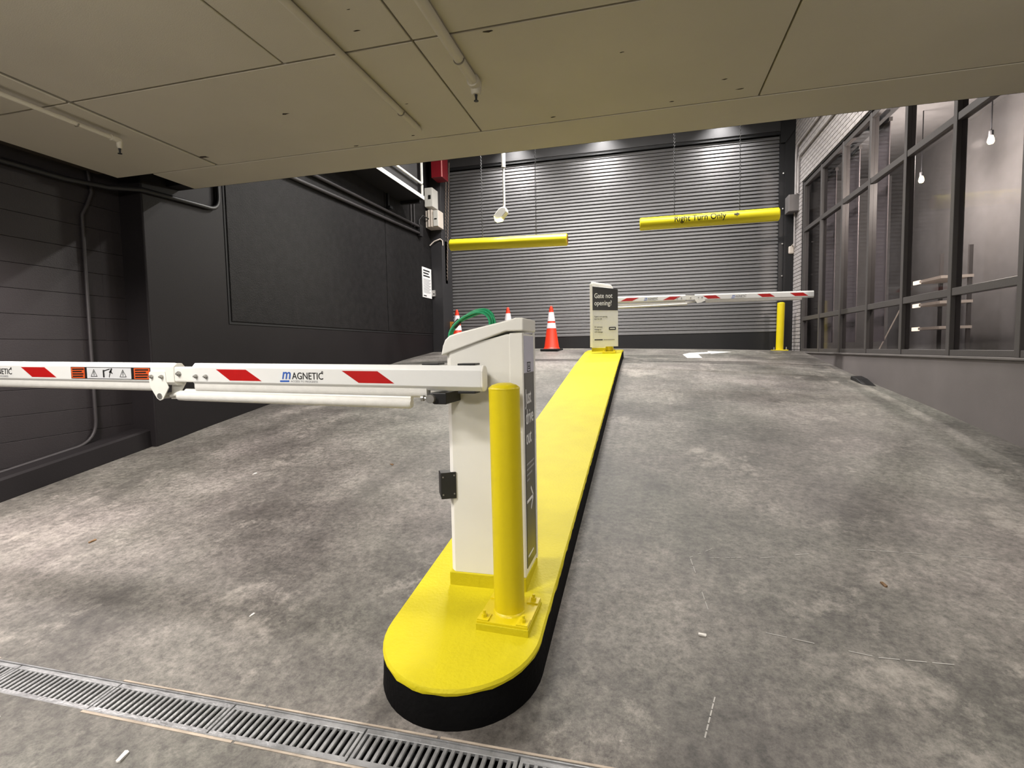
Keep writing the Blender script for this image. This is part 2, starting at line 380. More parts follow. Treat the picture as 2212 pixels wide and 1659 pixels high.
# kerb ledge along the blockwork
bm = nb(); st = [-6, 0, 1.4, 2.0, 2.64, 3.2, 3.82]
pr = [[(-4.70, y, fz(-4.6, y) + .17), (-4.49, y, fz(-4.49, y) + .165), (-4.47, y, fz(-4.47, y) + .15), (-4.46, y, fz(-4.46, y) - .05), (-4.70, y, fz(-4.6, y) - .05)] for y in st]
rg = [[bm.verts.new(p) for p in q] for q in pr]
for q, w in zip(rg, rg[1:]):
    for k in range(5): bm.faces.new((q[k], q[(k+1) % 5], w[(k+1) % 5], w[k]))
bm.faces.new(rg[0]); bm.faces.new(rg[-1])
tag(obj('baseboard_left', bm, wall_m), kind='structure')

# right wall: base, brick, storefront
wr = thing('wall_right', (2.75, 7.5, -.5), kind='structure')
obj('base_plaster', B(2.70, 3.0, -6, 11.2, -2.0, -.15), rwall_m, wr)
obj('sill_cap', B(2.675, 2.86, 4.0, 10.42, -.15, -.130), paint('sill_concrete', (.14, .128, .122), .7), wr, bev=.004)
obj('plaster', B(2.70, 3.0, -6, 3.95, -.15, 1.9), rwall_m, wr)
obj('mortar', B(2.705, 3.0, 10.42, 11.2, -.3, 4.65), mortar_m, wr)
obj('mortar', B(2.705, 3.0, 3.95, 10.42, 2.86, 4.65), mortar_m, wr)
bricks = []
zc = -.16; row = 0
while zc < 4.2:
    y = 11.1 - (.106 if row % 2 else 0)
    while y > 6.9:
        y0, y1 = y - .203, y
        lo = 10.43 if zc < 2.86 else 3.95
        if y1 > lo + .02 and zc < .395 * y1 + .05 and y1 < 11.15:
            bricks.append((max(y0, lo), y1, zc))
        y -= .213
    zc += .0677; row += 1
bricks.sort(key=lambda q: q[1])
bm_b = B(-.0, .016, 0, .203, 0, .0575); meb = bpy.data.meshes.new('brick'); bmesh.ops.recalc_face_normals(bm_b, faces=bm_b.faces); bm_b.to_mesh(meb); bm_b.free(); meb.materials.append(brick_m)
rest = nb(); cnt = 0
for (y0, y1, z) in bricks:
    if cnt < 290 and y1 - y0 > .2:
        o = link('brick', meb, wr); o.location = Vector((2.690, y0, z)) - org(wr); cnt += 1
    else: box(rest, 2.690, 2.706, y0, y1, z, z + .0575)
tag(obj('brickwork', rest, brick_m, wr), kind='stuff')

# storefront glazing in the right wall
wi = thing('window_1', (2.76, 7.2, 1.3), kind='structure')
MY = [10.40, 9.46, 8.52, 7.58, 6.64, 5.70, 4.76, 3.98]
for y in MY: obj('mullion', B(2.715, 2.80, y - .03, y + .03, -.13, 2.86), frame_m, wi, bev=.003, seg=1)
for i, z in enumerate((-.11, .455, 2.02, 2.82)):
    for a, b2 in zip(MY, MY[1:]): obj('transom', B(2.722, 2.79, b2 + .03, a - .03, z - (.02 if i == 0 else .035), z + .035), frame_m, wi, bev=.003, seg=1)
for a, b2 in zip(MY, MY[1:]):
    for (z0, z1) in ((-.075, .42), (.49, 1.985), (2.055, 2.785)):
        obj('pane', B(2.754, 2.760, b2 + .03, a - .03, z0, z1), glass_m, wi)
room = thing('wall_interior', (4.0, 7, 1), kind='structure')
obj('back_panel', B(4.3, 4.4, 3.9, 11.2, -.3, 3.1), room_m, room)
obj('end_panel', B(2.9, 4.4, 11.0, 11.1, -.3, 3.1), room_m, room)
obj('end_panel', B(2.9, 4.4, 3.8, 3.9, -.3, 3.1), room_m, room)
obj('soffit', B(2.9, 4.4, 3.8, 11.1, 3.0, 3.1), room_m, room)
obj('boards', B(2.9, 4.4, 3.8, 11.1, -.3, -.2), room_m, room)
for i, (a, b2) in enumerate(zip(MY[:4], MY[1:4])):       # pale blinds hanging behind the far bays
    s = thing('window_blind', (2.95, a - .5, 2.7), 'pale grey blind hanging behind the %s storefront bay from the brick pier' % ('first', 'second', 'third')[i], 'blind', 'storefront blinds')
    obj('cloth', B(2.945, 2.955, b2 + .05, a - .36, .02, 2.75), shade_m, s)
    obj('head_rail', B(2.93, 2.97, b2 + .04, a - .33, 2.75, 2.80), frame_m, s)

# rolling door at the top of the ramp
dr = thing('door_1', (-.9, 11.05, 0), kind='structure')
Z0, PITCH, NS = .245, .0692, 53
bm = nb()
prof = [(0.022, 0.0), (0.022, .011), (-.010, .013), (-.011, .018), (-.007, .036), (-.003, .056), (.002, .0665), (.022, .0690), (.028, .0690), (.028, 0.0)]
prism(bm, prof, 'x', -4.275, 2.440)
bmesh.ops.recalc_face_normals(bm, faces=bm.faces); bmesh.ops.translate(bm, verts=bm.verts, vec=(0, 0, 0))
mes = bpy.data.meshes.new('slat'); bm.to_mesh(mes); bm.free(); mes.materials.append(slat_m)
for k in range(NS):
    o = link('slat', mes, dr); o.location = Vector((0, 11.0, Z0 + PITCH * k)) - org(dr)
obj('curtain_back', B(-4.28, 2.44, 11.03, 11.04, .1, 4.0), guide_m, dr)
bm = nb()
quad_plate(bm, [(-4.27, 10.985, fz(-4.27, 10.98) - .02), (2.44, 10.985, fz(2.44, 10.98) - .02), (2.44, 10.985, .242), (-4.27, 10.985, .242)], (0, 1, 0), .04)
obj('bottom_bar', bm, guide_m, dr)
obj('guide_rail', B(-4.40, -4.27, 10.93, 11.1, -.05, 4.65), guide_m, dr)
obj('guide_rail', B(2.437, 2.56, 10.93, 11.1, -.25, 3.75), guide_m, dr)
obj('guide_rail', B(2.52, 2.70, 10.90, 11.1, -.25, 4.65), guide_m, dr)
bm = nb(); prism(bm, [(2.44, 3.75), (2.52, 3.75), (2.70, 4.0), (2.70, 4.65), (2.44, 4.65)], 'y', 10.88, 11.1); obj('guide_bracket', bm, guide_m, dr)
for z in (3.2, 2.55, 1.9, 1.3): obj('rivet', lathe(nb(), (2.50, 10.92, z), [(0, -.018), (.018, -.01), (.018, .01), (0, .018)], 8), metal_m, dr)
obj('header_beam', B(-4.27, 2.44, 10.93, 11.2, 3.985, 4.59), header_m, dr)
obj('header_lip', B(-4.27, 2.44, 10.95, 10.985, 3.93, 3.99), guide_m, dr)
tag(obj('wall_front', B(-4.9, 3.0, 11.2, 11.4, -1, 4.7), wall_m), kind='structure')
tag(obj('wall_back', B(-5, 3, -6.2, -6, -2.2, 2), paint('garage_grey', (.25, .24, .23), .8)), kind='structure')
# jamb column on the left with a chain recess
tag(obj('trim_1', B(-4.40, -4.14, 10.35, 10.92, -.05, 4.6), paint('jamb_grey', (.024, .023, .025), .5), bev=.006), kind='structure')

# ================================================================== traffic island
isl = thing('traffic_island', (-.65, 5.2, fz(-.65, 5.2)), 'long yellow topped concrete island with black kerb dividing the two ramp lanes', 'traffic island')
CX, RD = -.651, .289
out = []
for k in range(0, 25):
    t = math.pi + math.pi * k / 24
    out.append((CX + RD * math.cos(t), 1.745 + RD * math.sin(t)))
YF = 9.0
for y in [2.0 + .35 * i for i in range(19)]: out.append((CX + RD, y))
for k in range(0, 7):
    t = math.pi/2 * k / 6
    out.append((CX + RD - .11 + .11 * math.cos(t), YF - .11 + .11 * math.sin(t)))
for k in range(0, 7):
    t = math.pi/2 + math.pi/2 * k / 6
    out.append((CX - RD + .11 + .11 * math.cos(t), YF - .11 + .11 * math.sin(t)))
for y in reversed([2.0 + .35 * i for i in range(19)]): out.append((CX - RD, y))
def dense(o, step=.035):
    r = []
    for (a, b2) in zip(o, o[1:] + o[:1]):
        d = math.hypot(b2[0]-a[0], b2[1]-a[1]); n = max(1, int(d / step))
        for i in range(n): r.append((a[0] + (b2[0]-a[0])*i/n, a[1] + (b2[1]-a[1])*i/n))
    return r
out = dense(out)
def inset(p, d):
    x, y = p; cy = min(max(y, 1.745), YF - .3)
    v = Vector((x - CX, y - cy)); l = v.length
    return (CX + v.x * (l - d) / l, cy + v.y * (l - d) / l)
bm = nb(); rings = []
rnd = [random.uniform(-1, 1) for _ in out]
for (d, dz) in ((-.002, -.020), (-.003, -.010), (.004, -.001), (.022, .0)):
    ring = []
    for i, p in enumerate(out):
        j = (.0035 * rnd[i] if dz < -.015 else .0015 * rnd[i - 1]); q = inset(p, d + (j * .4 if d < .02 else 0))
        ring.append(bm.verts.new((q[0], q[1], iz(q[1]) + dz + (j if dz < -.005 else 0))))
    rings.append(ring)
n = len(out)
for q, w in zip(rings, rings[1:]):
    for k in range(n): bm.faces.new((q[k], q[(k+1) % n], w[(k+1) % n], w[k]))
res = bmesh.ops.triangle_fill(bm, use_beauty=True, edges=[bm.edges.get((rings[-1][k], rings[-1][(k+1) % n])) for k in range(n)])
obj('painted_top', bm, yellow_m, isl, smooth=True)
bm = nb(); rings = []
for (d, z) in ((.006, lambda x, y: iz(y) - .008), (0, lambda x, y: iz(y) - .014), (-.004, lambda x, y: fz(x, y) + .01), (-.010, lambda x, y: fz(x, y) - .02)):
    rings.append([bm.verts.new((*inset(p, d), z(*inset(p, d)))) for p in out])
for q, w in zip(rings, rings[1:]):
    for k in range(n): bm.faces.new((q[k], q[(k+1) % n], w[(k+1) % n], w[k]))
obj('kerb_side', bm, black_m, isl, smooth=True)

# ================================================================== trench drain
td = thing('trench_drain', (-1, 1.355, -1.23), 'slotted galvanised trench drain crossing the floor in front of the yellow island', 'drain')
bm = nb(); zd = fz(-1, 1.355)
box(bm, -4.45, 2.7, DY0 - .001, DY0 + .006, zd - .16, zd - .012); box(bm, -4.45, 2.7, DY1 - .006, DY1 + .001, zd - .16, zd - .012); box(bm, -4.45, 2.7, DY0, DY1, zd - .18, zd - .16)
obj('channel', bm, joint_m, td)
for (a, b2) in ((DY0 - .012, DY0 - .001), (DY1 + .001, DY1 + .012)):
    x = -4.4; k = 0
    while x < 2.6:
        k += 1
        if k % 4: obj('edge_strip', B(x, min(x + .62, 2.65), a, b2 - random.uniform(0, .005), fz(x + .3, a) - .02, fz(x + .3, (a + b2) / 2) + .0012), tan_m, td)
        x += .63
for (a, b2) in ((DY0, DY0 + .006), (DY1 - .006, DY1)): obj('frame_lip', B(-4.45, 2.7, a, b2, zd - .05, fz(-1, (a + b2) / 2) - .001), grate_m, td)
bb = B(-.0065, .0065, -.048, .048, -.010, 0); bmesh.ops.recalc_face_normals(bb, faces=bb.faces)
bmesh.ops.bevel(bb, geom=list(bb.edges), offset=.002, segments=1, affect='EDGES')
mbar = bpy.data.meshes.new('bar'); bb.to_mesh(mbar); bb.free(); mbar.materials.append(grate_m)
for g in range(14):
    x0 = -4.4 + g * .505; zg = fz(x0 + .25, 1.355) - .004; sl = (fz(x0, DY1) - fz(x0, DY0)) / (DY1 - DY0)
    fr = nb()
    for (a, b2) in ((DY0 + .004, DY0 + .024), (DY1 - .024, DY1 - .004)): box(fr, x0, x0 + .5, a, b2, zg - .012, zg)
    for xx in (x0, x0 + .488): box(fr, xx, xx + .012, DY0 + .024, DY1 - .024, zg - .012, zg)
    for v in fr.verts: v.co.z += sl * (v.co.y - 1.355)
    gr = obj('grate', fr, grate_m, td, bev=.0015, seg=1)
    for k in range(19):
        o = link('bar', mbar, gr); o.location = Vector((x0 + .025 + k * .025, 1.355, zg - .001)) - org(td); o.rotation_euler.x = math.atan(sl)

# ================================================================== barrier gates
def oct_section(cy, cz):
    return [(cy - .030, cz - .031), (cy - .013, cz - .0485), (cy + .013, cz - .0485), (cy + .030, cz - .031), (cy + .030, cz + .031), (cy + .013, cz + .0485), (cy - .013, cz + .0485), (cy - .030, cz + .031)]
def boom_piece(x0, x1, cy, zf, sect=None):
    bm = nb(); pts = sect or oct_section(cy, 0)
    u = [bm.verts.new((x0, p[0], p[1] + zf(x0))) for p in pts]; w = [bm.verts.new((x1, p[0], p[1] + zf(x1))) for p in pts]
    bm.faces.new(u); bm.faces.new(w)
    for i in range(len(pts)): bm.faces.new((u[i], u[(i+1) % len(pts)], w[(i+1) % len(pts)], w[i]))
    return bm
def foam_piece(x0, x1, cy, zf):
    sec = [(cy - .020, -.040), (cy + .020, -.040)] + [(cy + .020 * math.cos(t), -.056 - .022 * math.sin(t)) for t in [math.pi * k / 8 for k in range(9)]]
    return boom_piece(x0, x1, cy, zf, sec)
def stripe(parent, x_tl, x_tr, x_bl, x_br, yf, zf, h=.0235):
    bm = nb()
    quad_plate(bm, [(x_tl, yf, zf(x_tl) + h), (x_tr, yf, zf(x_tr) + h), (x_br, yf, zf(x_br) - h), (x_bl, yf, zf(x_bl) - h)], (0, -1, 0), .0006)
    return obj('red_stripe', bm, red_m, parent)
def bolt(parent, x, y, z, r=.007, name='bolt'):
    bm = nb(); tube(bm, [(x, y + .002, z), (x, y - .004, z)], r * 1.3, 10); tube(bm, [(x, y - .004, z), (x, y - .010, z)], r, 6); tube(bm, [(x, y - .010, z), (x, y - .016, z)], r * .55, 8)
    return obj(name, bm, metal_m, parent)
def logo(parent, x, yf, z, k=1.0, sl=0.0):
    u = (1, 0, sl); v = (0, 0, 1)
    text('lettering', 'm', blue_m, parent, (x, yf, z), u, v, .062 * k, .012, .22, xs=.90)
    text('lettering', 'AGNETIC', ink_m, parent, (x + .050 * k, yf, z + sl * .05), u, v, .0395 * k, .006, 0, xs=.87)
    text('lettering', '\u00ae', ink_m, parent, (x + .187 * k, yf, z + .022 * k), u, v, .012 * k)
    bm = nb(); quad_plate(bm, [(x - .008, yf, z - .013 * k), (x + .036 * k, yf, z - .013 * k), (x + .036 * k, yf, z - .006 * k), (x - .008, yf, z - .006 * k)], (0, -1, 0), .0006)
    obj('underline', bm, blue_m, parent)
    text('lettering', 'ACCESS TO PROGRESS', grey_ink, parent, (x + .043 * k, yf, z - .014 * k), u, v, .0115 * k, .0, 0, xs=1.08)
def cabinet(t, cx, yf, zb, m, dep):
    """hooded cream cabinet; m = +1 hood rises to the right, -1 mirrored"""
    X = lambda x: cx + m * x
    bm = nb()                                                   # body: plan outline with a chamfered corner, sloped top
    plan = [(-.163, dep), (-.163, .022), (-.142, .0), (.163, .0), (.163, dep)]
    top = lambda x: .985 + (x + .163) * .235 if x < .10 else 1.048
    lo = [bm.verts.new((X(x), yf + y, zb + .056)) for x, y in plan]; hi = [bm.verts.new((X(x), yf + y, zb + top(x))) for x, y in plan]
    a0 = bm.verts.new((X(.10), yf, zb + .056)); a1 = bm.verts.new((X(.10), yf, zb + top(.099))); c0 = bm.verts.new((X(.10), yf + dep, zb + .056)); c1 = bm.verts.new((X(.10), yf + dep, zb + top(.099)))
    for f in ((lo[0], lo[1], hi[1], hi[0]), (lo[1], lo[2], hi[2], hi[1]), (lo[2], a0, a1, hi[2]), (a0, lo[3], hi[3], a1), (lo[3], lo[4], hi[4], hi[3]), (lo[4], c0, c1, hi[4]), (c0, lo[0], hi[0], c1),
              (hi[0], hi[1], hi[2], a1, c1), (a1, hi[3], hi[4], c1), (lo[0], lo[1], lo[2], a0, c0), (a0, lo[3], lo[4], c0)): bm.faces.new(f)
    obj('body', bm, white_m, t, bev=.003)
    obj('corner_post', B(min(X(.112), X(.165)), max(X(.112), X(.165)), yf - .004, yf + .02, zb + .058, zb + 1.05), white_m, t, bev=.0025)
    hp = [(-.176, .966), (-.168, 1.005), (-.157, 1.030), (-.138, 1.047), (-.10, 1.058), (.11, 1.102), (.140, 1.110), (.171, 1.110), (.171, 1.058), (.10, 1.058)]
    bm = nb(); prism(bm, [(X(x), zb + z) for x, z in hp], 'y', yf - .012, yf + dep + .010)
    obj('hood', bm, white_m, t, bev=.006, seg=3)
    bm = nb(); box(bm, X(-.166) if m > 0 else X(.166), X(.166) if m > 0 else X(-.166), yf - .006, yf + dep + .006, zb - .02, zb + .057)
    obj('plinth', bm, yellow_m, t, bev=.004)

# ---- near gate
g1 = thing('barrier_gate', (-.636, 2.1, -.985), 'cream barrier gate cabinet with long white boom reaching left, behind nearest yellow bollard', 'barrier gate', 'barrier gates')
cx, yf, zb, dep = -.636, 2.0, -.985, .215
cabinet(g1, cx, yf, zb, 1, dep)
# exit sign on the side facing the right lane
XF = cx + .163
sp = obj('sign_panel', B(XF - .002, XF + .003, yf + .024, yf + dep - .018, -.90, -.095), signdark_m, g1)
obj('header', B(XF - .002, XF + .0032, yf + .024, yf + dep - .018, -.095, .055), signlilac_m, sp)
obj('frame_edge', B(XF - .002, XF + .006, yf + dep - .015, yf + dep + .004, -.925, .07), white_m, g1, bev=.002)
ux, vz = (0, 1, 0), (0, 0, 1)
for s, z in (('Just', -.222), ('drive', -.305), ('out', -.388)):
    text('lettering', s, white_ink, sp, (XF + .0032, yf + .030, z), ux, vz, .088, .006, 0, xs=.80)
for i, wd in enumerate((.14, .14, .10, .05)):
    bm = nb(); z = -.475 - i * .022; quad_plate(bm, [(XF + .0032, yf + .034, z), (XF + .0032, yf + .034 + wd, z), (XF + .0032, yf + .034 + wd, z + .008), (XF + .0032, yf + .034, z + .008)], (1, 0, 0), .0006); obj('text_line', bm, grey_ink, sp)
bm = nb(); z = -.625
for q in ([(.030, -.006), (.150, -.006), (.150, .006), (.030, .006)], [(.155, 0), (.108, .050), (.100, .042), (.142, 0)], [(.155, 0), (.108, -.050), (.100, -.042), (.142, 0)]):
    quad_plate(bm, [(XF + .0032, yf + y, z + zz) for y, zz in q], (1, 0, 0), .0006)
obj('arrow', bm, white_ink, sp)
bm = nb(); quad_plate(bm, [(XF + .0032, yf + .04, -.86), (XF + .0032, yf + .14, -.86), (XF + .0032, yf + .14, -.852), (XF + .0032, yf + .04, -.852)], (1, 0, 0), .0006); obj('text_line', bm, white_ink, sp)
bm = nb()
for (y0, y1, z0, z1) in ((.070, .130, -.092, -.088), (.070, .130, -.056, -.052), (.070, .077, -.092, -.052), (.127, .130, -.092, -.052), (.092, .112, -.074, -.066), (.088, .118, -.082, -.077), (.097, .108, -.064, -.059)): box(bm, XF + .003, XF + .0042, yf + y0, yf + y1, z0, z1)
obj('pictogram', bm, ink_m, sp)
# boom
BY = 1.86
bz = lambda x: -.106 + .018 * (-.585 - x)
boom = obj('boom', boom_piece(-.592, -1.905, BY, bz), arm_m, g1, bev=.002)
obj('end_cap', boom_piece(-.584, -.594, BY, bz), white_m, boom, bev=.004, seg=3)
b2o = obj('boom_tip', boom_piece(-2.035, -3.62, BY, bz), arm_m, g1, bev=.002)
yfc = BY - .030
stripe(boom, -1.172, -1.015, -1.098, -.944, yfc, bz); stripe(boom, -1.778, -1.626, -1.708, -1.550, yfc, bz)
stripe(b2o, -2.913, -2.761, -2.843, -2.689, yfc, bz); stripe(b2o, -3.50, -3.35, -3.43, -3.28, yfc, bz)
logo(boom, -1.452, yfc - .0002, bz(-1.36) - .011, 1.0, -.018); logo(b2o, -3.17, yfc - .0002, bz(-3.1) - .011, 1.0, -.018)
st_ = obj('warning_label', boom_piece(-2.595, -2.130, BY, bz, [(yfc - .0012, -.027), (yfc + .001, -.027), (yfc + .001, .027), (yfc - .0012, .027)]), ink_m, b2o)
for (a, b2, mt) in ((-2.592, -2.556 + .045, orange_st), (-2.497, -2.238, grey_st), (-2.222, -2.133, orange_st)):
    bm = nb(); quad_plate(bm, [(a, yfc - .0012, bz(a) - .0245), (b2, yfc - .0012, bz(b2) - .0245), (b2, yfc - .0012, bz(b2) + .0245), (a, yfc - .0012, bz(a) + .0245)], (0, -1, 0), .0005); obj('label_field', bm, mt, b2o)
for (a, wd) in ((-2.585, .07), (-2.215, .075)):
    for i, z in enumerate((.013, .002, -.009, -.020)):
        x1 = a + wd * (1, .82, .95, .9)[i]; bm = nb()
        quad_plate(bm, [(a, yfc - .0018, bz(a) + z), (x1, yfc - .0018, bz(a) + z), (x1, yfc - .0018, bz(a) + z + .006), (a, yfc - .0018, bz(a) + z + .006)], (0, -1, 0), .0004); obj('text_line', bm, ink_m, b2o)
for x in (-2.455, -2.285):                                     # warning triangles
    bm = nb()
    z = bz(x); T = [Vector((x - .020, yfc - .0018, z - .017)), Vector((x + .020, yfc - .0018, z - .017)), Vector((x, yfc - .0018, z + .018))]; ctr = (T[0] + T[1] + T[2]) / 3
    for i in range(3):
        a, b2 = T[i], T[(i+1) % 3]; quad_plate(bm, [a, b2, ctr + (b2 - ctr) * .78, ctr + (a - ctr) * .78], (0, -1, 0), .0004)
    quad_plate(bm, [(x - .0015, yfc - .0018, z - .012), (x + .0015, yfc - .0018, z - .012), (x + .002, yfc - .0018, z + .008), (x - .002, yfc - .0018, z + .008)], (0, -1, 0), .0004)
    obj('warning_triangle', bm, ink_m, b2o)
x, z = -2.372, bz(-2.372); bm = nb()                           # post, bar and stooping figure
for q in ([(-.030, -.019), (-.021, -.019), (-.021, .015), (-.030, .015)], [(-.022, .008), (.012, .017), (.012, .021), (-.022, .013)], [(.006, .004), (.018, .018), (.024, .010), (.013, -.002)], [(.004, -.019), (.008, -.019), (.016, .004), (.011, .004)], [(.017, .014), (.026, .014), (.026, .022), (.017, .022)], [(.018, .010), (.028, -.002), (.024, -.004), (.014, .005)]):
    quad_plate(bm, [(x + a, yfc - .0018, z + b2) for a, b2 in q], (0, -1, 0), .0004)
obj('pictogram', bm, ink_m, b2o)
obj('rubber_edge', foam_piece(-.815, -1.905, BY, bz), foam_m, boom, smooth=True)
obj('rubber_edge', foam_piece(-2.13, -3.6, BY, bz), foam_m, b2o, smooth=True)
# folding joint
jn = obj('hinge_block', boom_piece(-1.88, -2.005, BY, bz, [(BY - .028, -.034), (BY + .02, -.034), (BY + .02, .032), (BY - .028, .032)]), white_m, g1, bev=.006)
obj('hinge_cheek', boom_piece(-2.0, -2.05, BY, bz, [(BY - .032, -.036), (BY - .014, -.049), (BY + .02, -.049), (BY + .03, -.03), (BY + .03, .03), (BY + .014, .047), (BY - .014, .047), (BY - .032, .033)]), white_m, jn, bev=.003)
bm = nb(); z = bz(-2.09); prism(bm, [(-2.135, z + .006), (-2.125, z + .012), (-2.045, z + .012), (-2.042, z - .036), (-2.030, z - .060), (-2.065, z - .112), (-2.082, z - .118), (-2.098, z - .108), (-2.130, z - .060), (-2.135, z - .036)], 'y', yfc - .005, yfc)
obj('hinge_plate', bm, white_m, jn, bev=.0015)
bm = nb(); prism(bm, [(-2.06, z - .04), (-1.985, z - .04), (-2.04, z - .115), (-2.07, z - .115)], 'y', BY + .012, BY + .017); obj('hinge_plate', bm, white_m, jn)
for xx, dz in ((-2.118, -.012), (-2.062, -.012)): bolt(jn, xx, yfc - .005, bz(xx) + dz)
bolt(jn, -1.975, BY - .028, bz(-1.975) + .002, .009)
for xx in (-1.882, -1.83): bolt(boom, xx, yfc, bz(xx) - .008)
bm = nb(); tube(bm, [(-2.08, BY - .038, z - .098), (-2.08, BY + .03, z - .098)], .013, 14); obj('pivot_pin', bm, metal_m, jn, smooth=True)
# linkage tube below the boom
bm = nb(); tube(bm, [(-2.06, BY, z - .10), (-2.00, BY, -.165), (-1.96, BY, -.168)], [.006, .011, .012], 10); obj('link_rod', bm, white_m, jn, smooth=True)
bm = nb(); tube(bm, [(-2.012, BY - .004, -.1785), (-2.006, BY - .004, -.1785), (-1.97, BY - .004, -.179), (-.895, BY - .004, -.203), (-.885, BY - .004, -.203)], [.012, .019, .0205, .0205, .016], 14); obj('link_tube', bm, foam_m, g1, smooth=True)
bm = nb(); tube(bm, [(-1.97, BY, -.160), (-.885, BY, -.182)], .014, 10); obj('link_rail', bm, white_m, g1, smooth=True)
# clamps and flange at the cabinet
bm = nb(); prism(bm, [(-.735, -.160), (-.735, -.204), (-.785, -.204), (-.805, -.192), (-.812, -.176), (-.805, -.160)], 'y', BY - .02, 2.0); cl = obj('flange', bm, blk_plastic, g1, bev=.003)
bm = nb(); tube(bm, [(-.795, BY - .036, -.182), (-.795, BY + .01, -.182)], .017, 14); tube(bm, [(-.795, BY - .020, -.182), (-.83, BY - .020, -.180)], .006, 8); tube(bm, [(-.826, BY - .02, -.180), (-.836, BY - .02, -.180)], .012, 10); obj('link_knob', bm, metal_m, cl, smooth=True)
for xx in (-.655, -.80):
    obj('clamp', B(xx - .035, xx + .035, BY - .012, BY + .05, bz(xx) + .0485, bz(xx) + .056), blk_plastic, g1, bev=.002)
obj('clamp', B(-.69, -.62, BY - .014, BY + .05, bz(-.65) - .058, bz(-.65) - .0485), blk_plastic, g1, bev=.002)
obj('boom_shaft', tube(nb(), [(-.665, BY + .02, -.106), (-.665, 2.0, -.106)], .045, 18), blk_plastic, g1, smooth=True)
# sensor box on the left edge
def turned(bm):
    bmesh.ops.rotate(bm, verts=bm.verts, cent=(-.805, 2.03, 0), matrix=Matrix.Rotation(math.radians(28), 3, 'Z')); return bm
sb = obj('sensor_box', turned(B(-.848, -.782, 1.985, 2.060, -.606, -.508)), blk_plastic, g1, bev=.003)
obj('sensor_plate', turned(B(-.846, -.784, 1.978, 1.986, -.612, -.502)), box_m, sb, bev=.001)
for (a, b2) in ((-.838, -.52), (-.792, -.515), (-.838, -.594), (-.792, -.592)): obj('screw', turned(tube(nb(), [(a, 1.979, b2), (a, 1.976, b2)], .0035, 8)), metal_m, sb)

# ---- far gate
g2 = thing('barrier_gate', (-.68, 8.5, -.05), 'distant white barrier gate with striped boom reaching right, behind the pale information sign', 'barrier gate', 'barrier gates')
cabinet(g2, -.675, 8.42, -.055, -1, .24)
BY2 = 8.25
bz2 = lambda x: .735 - .010 * (x + .4)
bo = obj('boom', boom_piece(-.70, .575, BY2, bz2), arm_m, g2, bev=.002); bt = obj('boom_tip', boom_piece(.705, 2.30, BY2, bz2), arm_m, g2, bev=.002)
obj('hinge_block', boom_piece(.56, .72, BY2, bz2, [(BY2 - .027, -.034), (BY2 + .02, -.034), (BY2 + .02, .034), (BY2 - .027, .034)]), white_m, g2, bev=.004)
bm = nb(); prism(bm, [(.70, bz2(.7) - .02), (.85, bz2(.7) - .02), (.85, bz2(.7) - .055), (.80, bz2(.7) - .075), (.74, bz2(.7) - .085)], 'y', BY2 - .036, BY2 - .031); obj('hinge_plate', bm, white_m, g2)
for xx in (.46, .52, .65, .76, .81): bolt(g2, xx, BY2 - .031, bz2(xx), .007)
y2 = BY2 - .030
for (a, b2, c, d, par) in ((-.28, -.10, -.38, -.20, bo), (.35, .51, .25, .41, bo), (.82, 1.0, .89, 1.07, bt), (1.56, 1.73, 1.63, 1.80, bt), (1.99, 2.16, 2.06, 2.23, bt)): stripe(par, a, b2, c, d, y2, bz2)
logo(bo, -.02, y2 - .0002, bz2(0) - .011, 1.0, -.010); logo(bt, 1.22, y2 - .0002, bz2(1.3) - .011, 1.0, -.010)
obj('rubber_edge', foam_piece(.86, 2.15, BY2, bz2), foam_m, bt, smooth=True)
bm = nb(); tube(bm, [(-.42, BY2, .653), (.62, BY2, .660), (.72, BY2, .668)], [.020, .020, .010], 12); obj('link_tube', bm, foam_m, g2, smooth=True)
bm = nb(); tube(bm, [(-.42, BY2 - .01, .618), (.60, BY2 - .01, .634)], .019, 12); obj('link_tube', bm, foam_m, g2, smooth=True)
obj('clamp', B(-.60, -.44, BY2 - .02, 8.42, .62, .68), blk_plastic, g2)

